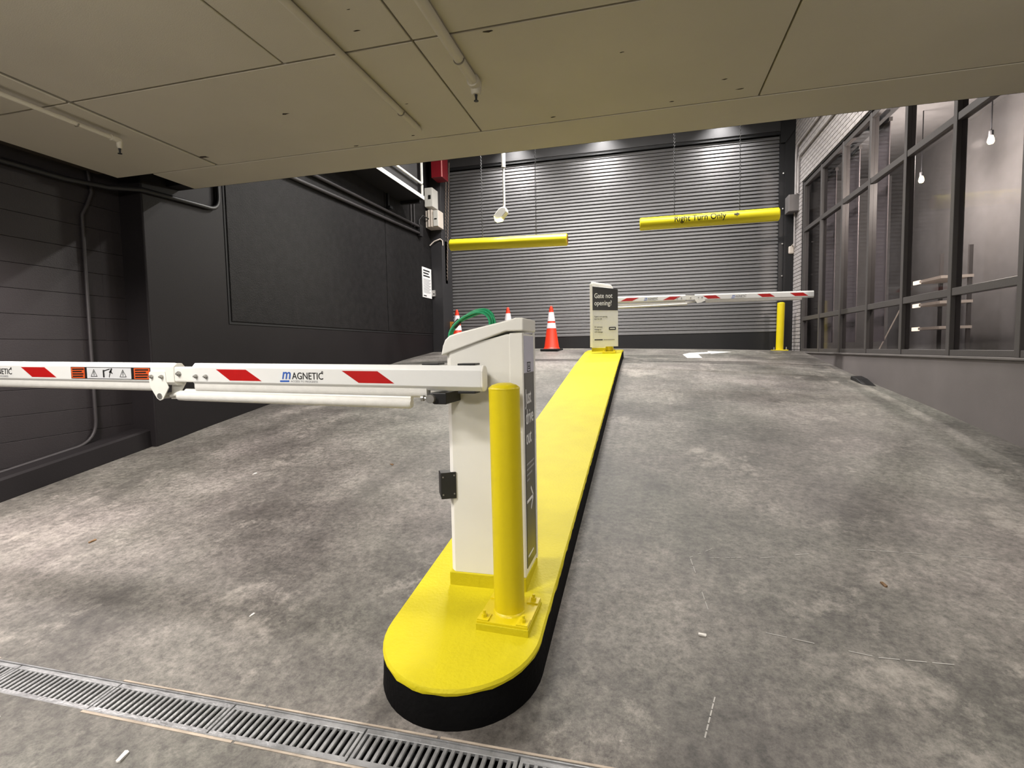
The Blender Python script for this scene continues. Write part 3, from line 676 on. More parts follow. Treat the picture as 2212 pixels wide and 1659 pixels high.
# ================================================================== bollards
def bollard(x, y, z, label, h=.90, r=.0572, tilt=(0, 0), pad=True, rz=0.0, plate=.098, sl=.15):
    t = thing('bollard', (x, y, z), label, 'bollard', 'yellow steel bollards')
    zz = lambda dx, dy: z + sl * dy
    if pad:
        bm = nb(); c, s = math.cos(rz), math.sin(rz); R_ = lambda a, b2: (x + a * c - b2 * s, y + a * s + b2 * c)
        def slab(bm, x0, x1, y0, y1, lo, hi, top_level):
            v = []
            for (a, b2) in ((x0, y0), (x1, y0), (x1, y1), (x0, y1)):
                px, py = R_(a, b2); v.append((px, py))
            lo_v = [bm.verts.new((p[0], p[1], zz(0, p[1] - y) + lo)) for p in v]; hi_v = [bm.verts.new((p[0], p[1], (z + sl * .45 * (p[1] - y)) + hi)) for p in v]
            bm.faces.new(lo_v); bm.faces.new(hi_v)
            for i in range(4): bm.faces.new((lo_v[i], lo_v[(i+1) % 4], hi_v[(i+1) % 4], hi_v[i]))
        slab(bm, -plate * 1.02, plate * 1.02, -plate * 1.02, plate * 1.02, -.015, .016, 0); obj('grout_pad', bm, yellow_m, t, bev=.002)
        bm = nb(); slab(bm, -plate, plate, -plate, plate, .012, .026, 0); obj('base_plate', bm, yellow_b, t, bev=.002)
        for (a, b2) in ((-1, -1), (1, -1), (1, 1), (-1, 1)):
            px, py = R_(a * plate * .76, b2 * plate * .76); pz = z + sl * .45 * (py - y) + .026
            bm = nb(); slab(bm, a * plate * .76 - .022, a * plate * .76 + .022, b2 * plate * .76 - .022, b2 * plate * .76 + .022, .0, .031, 0); obj('washer', bm, yellow_b, t, bev=.001)
            bm = nb(); tube(bm, [(px, py, pz + .004), (px, py, pz + .016)], .0105, 6); tube(bm, [(px, py, pz + .016), (px, py, pz + .028)], .0058, 8); obj('anchor_bolt', bm, yellow_b, t)
    bm = nb(); tx, ty = tilt
    tube(bm, [(x, y, z), (x + tx * h, y + ty * h, z + h - .022)], r, 40); obj('pipe', bm, yellow_b, t, smooth=True)
    cx_, cy_ = x + tx * h, y + ty * h
    bm = nb(); lathe(bm, (cx_, cy_, z + h - .024), [(r * 1.012, 0), (r * 1.02, .003), (r * 1.0, .007), (r * .80, .016), (r * .45, .023), (0, .025)], 40); obj('cap', bm, yellow_b, t, smooth=True)
    if pad:
        bm = nb(); lathe(bm, (x, y, z + .022), [(r + .006, 0), (r + .003, .006), (r - .001, .010)], 40); obj('weld_bead', bm, yellow_b, t, smooth=True)
    return t
bollard(-.500, 1.838, iz(1.838) + .002, 'nearest yellow steel bollard on bolted plate in front of the cream cabinet', .885, rz=-.05, tilt=(-.006, 0.0))
bollard(-.545, 8.17, iz(8.17), 'yellow bollard on the far island end, mostly hidden behind the pale information sign', .80, rz=0)
b3 = bollard(2.395, 10.55, fz(2.395, 10.55), 'slim yellow bollard standing on the floor by the right jamb of the rolling door', .885, r=.064, tilt=(.018, 0), pad=False)
obj('base_plate', B(2.27, 2.52, 10.44, 10.66, fz(2.395, 10.55) - .01, fz(2.395, 10.55) + .014), yellow_b, b3, bev=.003)
for xx in (2.292, 2.498): obj('anchor_bolt', tube(nb(), [(xx, 10.50, fz(2.4, 10.5) + .01), (xx, 10.50, fz(2.4, 10.5) + .065)], [.014, .008], 8), metal_m, b3)

# ================================================================== information sign
sg = thing('information_sign', (-.6, 8.09, .02), 'pale upright panel sign with black heading asking about the gate, on far island end', 'sign')
bm = nb(); prism(bm, [(-.792, .022), (-.408, .022), (-.408, .885), (-.792, .945)], 'y', 8.090, 8.098); pn = obj('panel', bm, signpale_m, sg)
bm = nb(); prism(bm, [(-.791, .582), (-.409, .566), (-.409, .884), (-.791, .944)], 'y', 8.0885, 8.091); obj('heading_field', bm, signdark_m, pn)
obj('edge_channel', B(-.832, -.792, 8.085, 8.14, .01, .985), white_m, sg, bev=.004)
bm = nb(); prism(bm, [(-.835, .985), (-.80, .985), (-.50, .925), (-.50, .90), (-.835, .955)], 'y', 8.10, 8.16); obj('top_channel', bm, white_m, sg)
obj('bracket', B(-.60, -.49, 8.095, 8.16, .30, .34), metal_m, sg)
u_, v_ = (1, 0, -.03), (0, 0, 1)
text('lettering', 'Gate not', white_ink, pn, (-.765, 8.088, .765), u_, v_, .105, .006, 0, xs=.72)
text('lettering', 'opening?', white_ink, pn, (-.765, 8.088, .655), u_, v_, .105, .006, 0, xs=.72)
for s, z in (('If gate is not opening,', .475), ('scan the QR', .437), ('Or send text', .315), ('message to', .277), ('with message:', .239)):
    text('lettering', s, ink_m, pn, (-.765, 8.0895, z), u_, v_, .032, .0, 0, xs=.72)
bm = nb(); prism(bm, [(-.545, .278), (-.538, .272), (-.447, .272), (-.440, .278), (-.440, .312), (-.447, .318), (-.538, .318), (-.545, .312)], 'y', 8.0885, 8.091); obj('button_mark', bm, signdark_m, pn)
bm = nb()
for (x0, x1, z, h) in ((-.530, -.455, .289, .012),): quad_plate(bm, [(x0, 8.088, z), (x1, 8.088, z), (x1, 8.088, z + h), (x0, 8.088, z + h)], (0, -1, 0), .0006)
obj('text_line', bm, white_ink, pn)
bm = nb(); quad_plate(bm, [(-.765, 8.0897, .118), (-.64, 8.0897, .118), (-.64, 8.0897, .134), (-.765, 8.0897, .134)], (0, -1, 0), .0006); obj('text_line', bm, ink_m, pn)
bm = nb(); quad_plate(bm, [(-.63, 8.0897, .119), (-.46, 8.0897, .119), (-.46, 8.0897, .132), (-.63, 8.0897, .132)], (0, -1, 0), .0006); obj('text_line', bm, grey_ink, pn)

# ================================================================== hanging clearance bars
def bar(x0, x1, y, z0, z1, chains, label, ztop=4.6, r=.092):
    t = thing('clearance_bar', ((x0 + x1) / 2, y, (z0 + z1) / 2), label, 'clearance bar', 'yellow clearance bars')
    d = Vector((x1 - x0, 0, z1 - z0)).normalized()
    bm = nb(); tube(bm, [(x0, y, z0), Vector((x0, y, z0)) + d * .012, Vector((x1, y, z1)) - d * .012, (x1, y, z1)], [r - .012, r, r, r - .012], 32, cap=False); p = obj('pipe', bm, pvc_y, t, smooth=True)
    for (a, zz) in ((x0, z0), (x1, z1)):
        s = 1 if a == x0 else -1
        bm = nb(); tube(bm, [(a + s * .004, y, zz), (a + s * .02, y, zz)], r * .86, 32); obj('end_plug', bm, amber_m if a == x1 else pvc_y, t)
    for cxx in chains:
        zb_ = z0 + (z1 - z0) * (cxx - x0) / (x1 - x0) + r - .005; bm = nb(); k = 0; zc_ = zb_
        while zc_ < ztop - .06:
            a = k % 2; w = .010; h = .030
            pts = [(w * math.cos(q), h * .5 + (h * .5) * math.sin(q)) for q in [2 * math.pi * i / 8 for i in range(9)]]
            tube(bm, [(cxx + (px if a == 0 else 0), y + (px if a else 0), zc_ + pz) for px, pz in pts], .0032, 4, cap=False)
            zc_ += .024; k += 1
        obj('chain', bm, guide_m, t)
    return t, p
bar(-3.13, -1.182, 8.2, 1.742, 1.698, (-2.57, -1.68), 'plain yellow clearance bar hanging on chains over the left lane')
t2, p2 = bar(-.086, 1.829, 8.2, 1.847, 1.843, (.412, 1.31), 'yellow clearance bar lettered right turn only, hanging over the right lane')
def wrap_text(s, x, size, zoff, xs=.9):
    """lettering wrapped onto the round bar"""
    o = text('lettering', s, ink_m, p2, (x, 8.2, 1.845), (1, 0, -.002), (0, 0, 1), size, .008, 0, xs=xs, lift=0)
    c = Vector((0, 8.2, 1.845)) - org(p2)
    b = bmesh.new(); b.from_mesh(o.data)
    for k in range(-6, 16): bmesh.ops.bisect_plane(b, geom=b.verts[:] + b.edges[:] + b.faces[:], plane_co=(0, 0, c.z + k * .009), plane_no=(0, 0, 1))
    for v in b.verts:
        a = (v.co.z - c.z + zoff) / .0932; v.co.y = c.y - .0932 * math.cos(a); v.co.z = c.z + .0932 * math.sin(a)
    b.to_mesh(o.data); b.free()
wrap_text('Right Turn Only', .405, .128, -.016, .84)
bm = nb()
for q in ([(1.225, -.011), (1.262, -.011), (1.262, .011), (1.225, .011)], [(1.258, -.030), (1.297, 0), (1.258, .030)]):
    quad_plate(bm, [(a, 8.2 - .0945 * math.cos((b2 + .028) / .0945), 1.845 + .0945 * math.sin((b2 + .028) / .0945)) for a, b2 in q], (0, -1, .3), .001)
obj('arrow', bm, ink_m, p2)

# ================================================================== lamps
ft = thing('flood_lamp', (-2.2, 8.2, 2.2), 'white flood lamp on a drop pole in front of the rolling door', 'lamp')
obj('pole', tube(nb(), [(-2.195, 8.2, 4.6), (-2.195, 8.2, 2.24)], .020, 12), lamp_body, ft, smooth=True)
bm = nb(); tube(bm, [(-2.195, 8.2, 4.6), (-2.195, 8.2, 2.9)], .034, 12); obj('pole_sleeve', bm, lamp_body, ft, smooth=True)
bm = nb(); prism(bm, [(-2.15, 2.255), (-2.14, 2.19), (-2.22, 2.10), (-2.33, 2.085), (-2.36, 2.15), (-2.27, 2.25), (-2.21, 2.275)], 'y', 8.13, 8.27); obj('housing', bm, lamp_body, ft, bev=.015, seg=3)
bm = nb(); prism(bm, [(-2.225, 2.095), (-2.325, 2.078), (-2.350, 2.135), (-2.335, 2.06), (-2.24, 2.070)], 'y', 8.118, 8.262); obj('lens', bm, flood_e, ft)
spot('flood_light', (-2.33, 8.02, 2.05), (-1.7, 3.2, -.9), P_FLOOD, (1.0, .95, .82), 150, .7, .12, ft)
for i, x in enumerate((-2.7, -.87, 1.42)):
    t = thing('downlight', (x, 10.56, 4.57), '%s of the three downlights in the high soffit before the rolling door' % ('leftmost', 'middle', 'rightmost')[i], 'lamp', 'downlights over the door')
    obj('trim_ring', lathe(nb(), (x, 10.56, 4.56), [(.09, .04), (.11, .04), (.11, .0), (.085, .0)], 20), lamp_body, t)
    obj('lens', lathe(nb(), (x, 10.56, 4.57), [(.085, .0), (.085, .015), (0, .02)], 20), down_e, t)
    spot('downlight_beam', (x, 10.56, 4.55), (x, 10.66, 0), P_DOWN, (1.0, .97, .95), 112, 1.0, .05, t)
def strip(x, y, L, along, power, label, z=1.545, col=(1.0, .955, .90)):
    t = thing('strip_light', (x, y, z), label, 'lamp', 'garage strip lights')
    dx, dy = (L / 2, .09) if along == 'x' else (.09, L / 2)
    obj('housing', B(x - dx, x + dx, y - dy, y + dy, z - .06, z + .005), lamp_body, t, bev=.006)
    obj('tube', B(x - dx * .96, x + dx * .96, y - dy * .7, y + dy * .7, z - .085, z - .058), tube_e, t, bev=.008)
    area('strip_glow', (x, y, z - .095), (0, 0, 0), dx * 1.9, dy * 1.5, power * .6, col, t)
    l = bpy.data.lights.new('tube_glow', 'POINT'); l.energy = power * .7; l.color = col; l.shadow_soft_size = .12     # sideways glow of the bare tube
    lo = bpy.data.objects.new('tube_glow', l); C.objects.link(lo); lo.parent = t; lo.location = (0, 0, -.22)
strip(-2.2, .30, 1.2, 'x', P_LEFT, 'ceiling strip light left of the camera, above the near end of the left lane')
strip(2.0, 1.7, 1.2, 'y', P_RIGHT, 'ceiling strip light above the near end of the right lane')
strip(0.2, -2.4, 1.2, 'x', P_BACK, 'ceiling strip light in the garage behind the camera')
strip(-3.3, -1.3, 1.2, 'y', 18, 'added unseen fill strip light behind the camera near the block wall')  # added lamp, brightens the dark return face at the left wall end
t = thing('downlight', (-3.76, 1.85, 1.53), 'round ceiling downlight just left of the frame above the boom tip', 'lamp')
obj('trim_ring', lathe(nb(), (-3.76, 1.85, 1.50), [(.09, .05), (.12, .05), (.12, .0), (.09, .0)], 24), lamp_body, t); obj('lens', lathe(nb(), (-3.76, 1.85, 1.51), [(.09, 0), (.09, .015), (0, .02)], 24), down_e, t)
spot('downlight_beam', (-3.76, 1.85, 1.49), (-3.60, 2.05, -1.1), P_LOW, (1.0, .91, .875), 140, .6, .16, t)
t = thing('strip_light', (-1.6, 7.9, 4.55), 'strip light under the high soffit above the middle of the ramp', 'lamp', 'garage strip lights')
obj('housing', B(-2.4, -.8, 7.8, 8.0, 4.50, 4.605), lamp_body, t); obj('tube', B(-2.35, -.85, 7.83, 7.97, 4.475, 4.50), tube_e, t)
area('strip_glow', (-1.6, 7.9, 4.46), (0, 0, 0), 1.5, .15, P_WELL, (1.0, .96, .92), t)
t = thing('strip_light', (.9, 7.0, 4.55), 'added unseen fill strip light under the high soffit above the right lane', 'lamp', 'garage strip lights')  # added lamp, fills light onto the sign, cones and far floor
obj('housing', B(.1, 1.7, 6.9, 7.1, 4.50, 4.605), lamp_body, t); obj('tube', B(.15, 1.65, 6.93, 7.07, 4.475, 4.50), tube_e, t)
area('strip_glow', (.9, 7.0, 4.46), (0, 0, 0), 1.5, .15, P_WELL * .4, (1.0, .96, .92), t)
for i, (x, y, z) in enumerate(((3.5, 8.09, 2.115), (3.5, 6.67, 2.087))):
    t = thing('pendant_lamp', (x, y, z), '%s warm pendant lamp glowing behind the storefront glass' % ('farther', 'nearer')[i], 'lamp', 'warm pendant lamps')
    obj('cord', tube(nb(), [(x, y, 3.0), (x, y, z + .06)], .006, 6), guide_m, t)
    obj('bulb', lathe(nb(), (x, y, z - .05), [(0, .02), (.02, .024), (.03, .045), (.026, .075), (.015, .11)], 14), warm_e, t, smooth=True)
    obj('socket', lathe(nb(), (x, y, z + .055), [(.022, 0), (.022, .05), (.008, .06)], 10), guide_m, t)
    l = bpy.data.lights.new('pendant_glow', 'POINT'); l.energy = 55; l.color = (1, .90, .80); l.shadow_soft_size = .05
    lo = bpy.data.objects.new('pendant_glow', l); C.objects.link(lo); lo.parent = t; lo.location = (-.12, 0, -.02)

# shelving behind the storefront
sh = thing('shelf_unit', (3.7, 8.1, -.2), 'shelf unit with three lamp-lit shelf edges seen through the storefront glass', 'shelf')
for z in (.80, .485, .165):
    p = obj('shelf', B(3.6, 3.95, 7.75, 8.45, z, z + .035), beige_m, sh)
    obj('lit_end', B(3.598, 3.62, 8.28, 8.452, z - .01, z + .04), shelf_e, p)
for y in (7.76, 8.42): obj('upright', B(3.9, 3.94, y, y + .03, -.2, 1.2), frame_m, sh)
pl = thing('leaning_pole', (3.3, 8.6, -.2), 'thin pale pole leaning inside the storefront left of the shelf unit', 'pole')
obj('shaft', tube(nb(), [(3.2, 8.55, -.2), (3.45, 8.35, .55)], .008, 6), beige_m, pl)

# ================================================================== cones
def cone(x, y, label, h=.875):
    z = fz(x, y); t = thing('traffic_cone', (x, y, z), label, 'traffic cone', 'orange traffic cones')
    bm = nb(); a = .62; rr = .255
    lo = [(x + rr * math.cos(a + math.pi/2 * k), y + rr * math.sin(a + math.pi/2 * k)) for k in range(4)]
    ob = nb(); prism(ob, lo, 'z', z - .006, z + .038); obj('rubber_base', ob, blk_plastic, t, bev=.012)
    R0, R1 = .155, .030; rad = lambda s: R0 + (R1 - R0) * s
    bm.free(); bm = nb(); lathe(bm, (x, y, z), [(.168, .036), (.160, .045), (rad(.08), .07), (rad(.95), h * .95), (.027, h * .955), (.024, h * .99), (.016, h)], 28); obj('body', bm, orange_m, t, smooth=True)
    for (s0, s1) in ((.66, .86), (.50, .62)):
        bm = nb(); lathe(bm, (x, y, z), [(rad(s0) + .003, h * s0), (rad(s1) + .003, h * s1)], 28); obj('reflective_collar', bm, collar_m, t, smooth=True)
cone(-3.88, 10.45, 'orange traffic cone beside the left door jamb, partly behind the green hose')
cone(-2.72, 10.30, 'orange traffic cone showing only its tip above the cream cabinet hood')
cone(-1.80, 10.15, 'orange traffic cone fully in view between cabinet and sign')

# green hose loop behind the near cabinet
hs = thing('hose_coil', (-.78, 2.3, -.1), 'loop of green hose tied with black tape behind the near cabinet hood', 'hose')
pth = [(-.862, -.06), (-.884, .02), (-.888, .075), (-.870, .112), (-.84, .140), (-.80, .165), (-.75, .180), (-.715, .176), (-.69, .155), (-.683, .125), (-.69, .09), (-.70, .03)]
def smooth_path(p, n=5):
    o = []
    for i in range(len(p) - 1):
        p0, p1, p2, p3 = p[max(i-1, 0)], p[i], p[i+1], p[min(i+2, len(p)-1)]
        for k in range(n):
            t = k / n; o.append(tuple(.5 * ((2*p1[j]) + (-p0[j]+p2[j])*t + (2*p0[j]-5*p1[j]+4*p2[j]-p3[j])*t*t + (-p0[j]+3*p1[j]-3*p2[j]+p3[j])*t**3) for j in range(len(p1))))
    o.append(p[-1]); return o
for (dx, dz, dy) in ((0, 0, 0), (.006, .008, .012), (-.008, -.006, -.012), (.012, -.008, .006)):
    obj('strand', tube(nb(), smooth_path([(x + dx * (1 if i > 4 else .3), 2.30 + dy, z + dz * (1 if i > 4 else .3)) for i, (x, z) in enumerate(pth)]), .0058, 8), green_m, hs, smooth=True)
obj('tape', tube(nb(), [(-.870, 2.30, .112), (-.842, 2.30, .140)], .0135, 10), blk_plastic, hs, smooth=True)

# ================================================================== pipes under the low ceiling
def sprinkler(x, y_end, r, label, z=None, head=True, drop=.0):
    z = z if z else 1.549 - r
    t = thing('sprinkler_pipe', (x, y_end, z), label, 'pipe', 'painted ceiling pipes')
    bm = nb(); tube(bm, [(x, -5.5, z), (x, y_end, z)], r, 14); obj('pipe', bm, ceil_m, t, smooth=True)
    if head:
        bm = nb(); tube(bm, [(x, y_end - .06, z), (x, y_end - .06, z)][:1] + [(x, y_end + .005, z)], r * 1.35, 14); obj('elbow', bm, ceil_m, t, smooth=True)
        bm = nb(); tube(bm, [(x, y_end, z), (x, y_end, z - .045), (x, y_end, z - .055)], [r * 1.3, r * 1.15, r * .8], 12); obj('drop_nipple', bm, ceil_m, t, smooth=True)
        bm = nb(); tube(bm, [(x, y_end, z - .053), (x, y_end, z - .068), (x, y_end, z - .085)], [.010, .007, .006], 8); lathe(bm, (x, y_end, z - .092), [(.0, 0), (.014, .001), (.014, .004), (0, .006)], 12); obj('sprinkler_head', bm, guide_m, t)
    for yy in (y_end - .28, y_end - 1.6):
        bm = nb(); tube(bm, [(x + (r + .002) * math.cos(a), yy, z + (r + .002) * math.sin(a)) for a in [math.pi * (1 + k / 10) for k in range(11)]], .004, 5); obj('hanger', bm, paint('hanger_grey', (.16, .14, .10), .6) if 'hanger_grey' not in MATS else MATS['hanger_grey'], t)
    return t
sprinkler(-1.515, 3.43, .020, 'slim painted pipe under the ceiling ending in a chipped cut end, no sprinkler', head=False)
sprinkler(-.945, 2.95, .026, 'thick painted ceiling pipe ending in a sprinkler head above the near cabinet')
sprinkler(-3.555, 2.93, .015, 'thin painted ceiling pipe with a sprinkler head near the left wall', z=1.505)

# ================================================================== left wall services
def cond(name, pts, r, mat, label, cat='conduit', seg=10):
    t = thing(name, pts[0], label, cat)
    obj('run', tube(nb(), pts, r, seg), mat, t, smooth=True); return t
cond('conduit', [(-4.62, 1.2, 1.47), (-4.60, 3.3, 1.46), (-4.52, 3.6, 1.47), (-4.372, 3.78, 1.49)] + [(-4.372, 4.45, 1.518)] + arc((-4.372, 4.53, 1.520), (-4.372, 4.655, 1.525), (-4.372, 4.655, 1.66)) + [(-4.372, 4.655, 2.6)], .022, conduit_m, 'black conduit bending upward on the left wall just under the slab edge')
cond('conduit', [(-4.640, 3.523, 1.60), (-4.640, 3.543, 1.42), (-4.640, 3.50, 1.31), (-4.640, 3.45, 1.21), (-4.640, 3.443, -.50)] + arc((-4.640, 3.443, -.55), (-4.640, 3.44, -.72), (-4.640, 3.28, -.755)) + [(-4.640, 2.72, -.845), (-4.640, 1.4, -1.02)], .014, conduit_g, 'thin painted conduit running down the block wall and along the ledge')
for i, (z0, z1) in enumerate(((2.235, 2.335), (2.40, 2.462))):
    t = cond('conduit', [(-4.345, 4.8, z0 - .02), (-4.345, 6.0, z0), (-4.345, 9.72, z1)], .026, conduit_g, '%s of the two parallel conduits running high along the left wall panel' % ('lower', 'upper')[i])
obj('end_fitting', B(-4.382, -4.31, 9.66, 9.80, 2.28, 2.50), conduit_m, t, bev=.006)
for i, y in enumerate((9.36, 9.50)): cond('conduit', [(-4.36, y, 2.42), (-4.36, y, 4.55)], .016, conduit_g, '%s vertical conduit rising beside the white control boxes' % ('left', 'right')[i])
cond('conduit', [(-4.36, 9.72, 2.30), (-4.36, 9.72, 2.60), (-4.34, 9.85, 2.72), (-4.30, 10.05, 2.70), (-4.28, 10.2, 2.66)], .014, conduit_m, 'black flexible conduit feeding the beige control box')
cond('chain_hose', [(-4.37, 10.25, 2.20), (-4.28, 10.28, 2.29), (-4.16, 10.32, 2.335), (-4.12, 10.335, 2.30), (-4.115, 10.34, 2.2)], .012, beige_m, 'pale bent cable looping below the beige control box', 'cable')
# raised equipment platform
pf = thing('equipment_platform', (-4.15, 7.6, 2.76), 'dark raised platform with white rails bracketed high on the left wall', 'platform')
obj('deck', B(-4.38, -3.93, 5.6, 9.0, 2.76, 2.80), paint('deck_dark', (.008, .0075, .008), .6), pf)
obj('front_rail', B(-3.955, -3.925, 5.6, 9.02, 2.765, 2.83), white_m, pf)
obj('front_rail', B(-3.955, -3.925, 5.6, 8.98, 3.02, 3.05), white_m, pf)
for y in (7.35, 8.95): obj('post', B(-3.955, -3.925, y, y + .03, 2.83, 4.1), white_m, pf)
obj('equipment_case', B(-4.36, -4.0, 7.45, 8.9, 2.80, 4.2), header_m, pf)
bm = nb(); box(bm, -4.384, -4.35, 8.42, 8.48, 2.52, 2.76); box(bm, -4.36, -3.98, 8.92, 8.98, 2.70, 2.76); box(bm, -4.384, -4.30, 8.40, 8.50, 2.50, 2.54); obj('wall_bracket', bm, guide_m, pf)
# control boxes on the jamb column
cb = thing('control_box', (-4.27, 10.0, 2.9), 'upper white control box with a dark display on the left door jamb', 'control box', 'door control boxes')
obj('case', B(-4.372, -4.20, 10.05, 10.35, 2.94, 3.32), lamp_body, cb, bev=.008); obj('display', B(-4.29, -4.235, 10.043, 10.051, 3.09, 3.17), ink_m, cb)
for z in (2.98, 3.07, 3.17, 3.27): obj('hinge', B(-4.380, -4.366, 10.06, 10.08, z - .015, z + .015), beige_m, cb)
c2 = thing('control_box', (-4.2, 10.0, 2.5), 'lower beige ribbed control box below the white one on the left door jamb', 'control box', 'door control boxes')
cs = obj('case', B(-4.375, -4.09, 10.08, 10.35, 2.53, 2.87), beige_m, c2, bev=.008)
for (a, b2) in ((-4.315, -4.275), (-4.255, -4.22)): obj('rib', B(a, b2, 10.055, 10.085, 2.535, 2.88), beige_m, c2, bev=.006)
obj('cover', B(-4.20, -4.095, 10.06, 10.085, 2.545, 2.86), lamp_body, c2, bev=.006); obj('latch', B(-4.17, -4.12, 10.05, 10.062, 2.68, 2.70), guide_m, c2)
bm = nb()
for (z0) in (2.56, 2.64, 2.72): tube(bm, [(-4.375, 10.15, z0), (-4.39, 10.12, z0 + .02), (-4.385, 10.08, z0 - .02), (-4.37, 10.06, z0 + .01)], .008, 6)
obj('cable_gland', bm, guide_m, c2)
ro = thing('door_operator', (-4.05, 10.1, 3.5), 'red door operator box above the white control box', 'motor')
obj('housing', B(-4.19, -3.96, 10.0, 10.34, 3.49, 4.2), redbox_m, ro, bev=.006); obj('side_strip', B(-3.972, -3.955, 9.995, 10.02, 3.49, 4.2), paint('pink_edge', (.6, .2, .2), .5), ro)
ch = thing('hoist_chain', (-4.1, 10.6, 1.4), 'long hoist chain loop hanging beside the left edge of the rolling door', 'chain')
def chain_bm(x0, z0, x1, z1, y):
    bm = nb(); L = math.hypot(x1 - x0, z1 - z0); nn = int(L / .036)
    for k in range(nn):
        s = k / nn; x = x0 + (x1 - x0) * s; z = z0 + (z1 - z0) * s; a = k % 2
        tube(bm, [(x + (.014 * math.cos(q) if a == 0 else 0), y + (.014 * math.cos(q) if a else 0), z + .024 * math.sin(q)) for q in [2 * math.pi * i / 6 for i in range(7)]], .006, 4, cap=False)
    return bm
rust_m = paint('rusty_chain', (.15, .115, .09), .6, .2)
obj('chain_fall', chain_bm(-4.085, 3.95, -4.19, 1.52, 10.58), rust_m, ch); obj('chain_fall', chain_bm(-4.03, 3.95, -4.145, 1.50, 10.60), rust_m, ch)
obj('chain_bag', B(-4.25, -4.14, 10.5, 10.66, 1.42, 2.35), paint('brown_sleeve', (.075, .05, .045), .8), ch, bev=.02)
nt_ = thing('notice', (-4.37, 10.0, 1.1), 'white printed notice on the left wall close to the rolling door', 'sign')
pn2 = obj('sheet', B(-4.384, -4.372, 9.84, 10.29, 1.10, 1.71), white_ink, nt_)
bm = nb()
for i in range(3): box(bm, -4.3725, -4.3705, 9.88, 10.20 - .05 * (i % 2), 1.635 - i * .055, 1.662 - i * .055)
obj('text_line', bm, ink_m, pn2)
bm = nb()
for i in range(14): box(bm, -4.3725, -4.3712, 9.88, 10.25 - .04 * (i % 3), 1.47 - i * .021, 1.479 - i * .021)
obj('text_line', bm, grey_ink, pn2)
bm = nb(); box(bm, -4.3725, -4.3705, 9.88, 10.02, 1.125, 1.145); obj('text_line', bm, ink_m, pn2)
sw = thing('switch_box', (-4.36, 10.42, 1.2), 'small grey switch box on the jamb right of the white notice', 'switch')
obj('case', B(-4.395, -4.30, 10.30, 10.44, 1.15, 1.28), metal_m, sw, bev=.006); obj('button', tube(nb(), [(-4.33, 10.302, 1.20), (-4.33, 10.29, 1.20)], .014, 10), ink_m, sw)
am = thing('sensor_eye', (-4.12, 10.8, .5), 'small amber sensor box low on the left door jamb', 'sensor')
obj('case', B(-4.145, -4.07, 10.70, 10.80, .47, .63), amber_m, am, bev=.006)
obj('bracket', B(-4.15, -4.08, 10.72, 10.80, .40, .47), guide_m, am)

# ================================================================== right wall services
for i, (pts) in enumerate(([(2.660, 5.9, 3.10), (2.660, 10.45, 3.60)], [(2.660, 5.9, 2.92), (2.660, 10.3, 3.36)])):
    y1, z1 = pts[1][1], pts[1][2]
    pth = [(2.66, 6.0, z1), (2.66, y1 + .12, z1)] + arc((2.66, y1 + .12, z1), (2.66, y1 + .26, z1), (2.66, y1 + .26, z1 - .16)) + [(2.66, y1 + .26, 2.72)]
    cond('conduit', pth, .020, brick_m, '%s of the two conduits bending down across the painted brick' % ('upper', 'lower')[i])
jb = thing('junction_box', (2.62, 10.72, 2.4), 'grey junction box on the brick pier beside the storefront', 'junction box')
obj('case', B(2.52, 2.692, 10.60, 10.86, 2.42, 2.72), paint('box_grey', (.14, .13, .128), .5), jb, bev=.006); obj('lid', B(2.528, 2.690, 10.59, 10.602, 2.425, 2.715), MATS['box_grey'], jb, bev=.004)
cond('conduit', [(2.66, 10.75, 2.44), (2.66, 10.75, 1.82)], .014, brick_m, 'short conduit dropping from the junction box on the brick pier')
wlp = thing('wall_sensor', (2.64, 10.9, 1.75), 'small pale sensor fixture on the brick pier below the junction box', 'sensor')
obj('case', B(2.60, 2.692, 10.86, 10.95, 1.70, 1.84), beige_m, wlp, bev=.02); obj('neck', tube(nb(), [(2.65, 10.88, 1.84), (2.66, 10.76, 1.86)], .012, 8), beige_m, wlp)
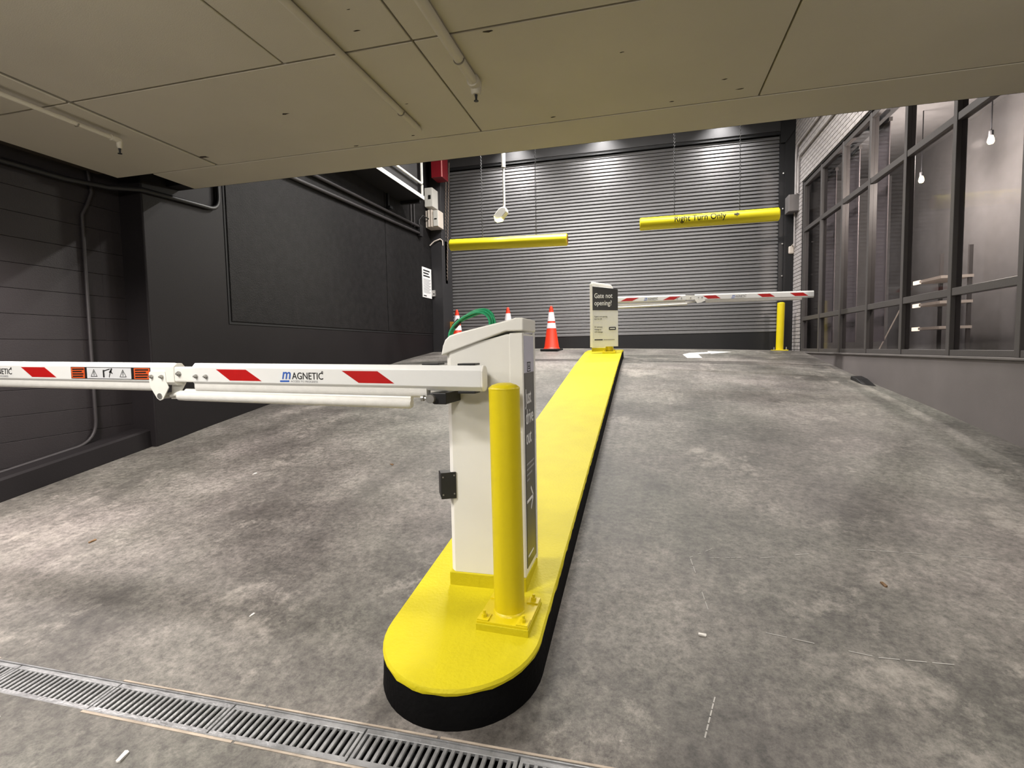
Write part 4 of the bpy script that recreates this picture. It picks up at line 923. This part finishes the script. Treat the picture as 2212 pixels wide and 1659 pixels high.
# ================================================================== floor marking and litter
ar = thing('road_marking', (.9, 9.4, fz(.9, 9.4)), 'white turn arrow painted on the floor before the rolling door', 'road marking')
bm = nb()
def mark(pts):
    quad_plate(bm, [(x, y, fz(x, y) + .0015) for x, y in pts], (0, 0, 1), .0006)
mark([(.66, 8.98), (.90, 9.04), (.88, 9.55), (.62, 9.48)]); mark([(.62, 9.48), (.88, 9.55), (1.15, 9.72), (1.12, 9.90), (.75, 9.72)]); mark([(1.10, 9.62), (1.50, 9.95), (1.08, 10.02)])
obj('paint', bm, rmark_m, ar)
wd = thing('rubber_wedge', (2.6, 7.25, -.5), 'black rubber wedge lying against the base of the right wall', 'wedge')
bm = nb(); z = fz(2.6, 7.3); prism(bm, [(7.0, fz(2.6, 7.0) - .01), (7.5, fz(2.6, 7.5) - .01), (7.48, fz(2.6, 7.5) + .05), (7.3, fz(2.6, 7.3) + .045)], 'x', 2.53, 2.66); obj('block', bm, blk_plastic, wd, bev=.012)
lit = ((-1.549, 1.157, .016, paper_m, 'paper_scrap', 'largest white paper scrap on the floor below the drain'), (-2.136, 1.19, .007, paper_m, 'paper_scrap', 'tiny white scrap beside the drain at the left edge'), (-1.669, 1.841, .010, paper_m, 'paper_scrap', 'small white scrap on the left lane above the drain'),
       (-3.135, 2.258, .016, leaf_m, 'dry_leaf', 'curled brown leaf on the pale left side of the ramp'), (1.0, 2.52, .014, leaf_m, 'dry_leaf', 'dark leaf on the scratched right lane'), (-1.9, 3.6, .014, leaf_m, 'dry_leaf', 'small dark leaf in the middle of the left lane'), (.21, 2.05, .012, paper_m, 'paper_scrap', 'pale scrap on the right lane beside the kerb'), (-2.9, 3.3, .014, paper_m, 'paper_scrap', 'pale scrap near the left wall end'))
for (x, y, s, mt, nm, lb) in lit:
    t = bmesh.new(); a0 = random.random() * 6; pts = []
    for k in range(8):
        a = 6.283 * k / 8; rr = s * (1.0 if k % 2 else .8); px, py = rr * 1.6 * math.cos(a), rr * .6 * math.sin(a)
        pts.append((x + px * math.cos(a0) - py * math.sin(a0), y + px * math.sin(a0) + py * math.cos(a0)))
    top = [t.verts.new((p[0], p[1], fz(*p) + .003 + .3 * s * abs(math.sin(i)))) for i, p in enumerate(pts)]; low = [t.verts.new((p[0], p[1], fz(*p) + .0005)) for p in pts]
    t.faces.new(top); t.faces.new(low)
    for i in range(8): t.faces.new((low[i], low[(i+1) % 8], top[(i+1) % 8], top[i]))
    o = obj(nm, t, mt); tag(o, lb, 'litter')
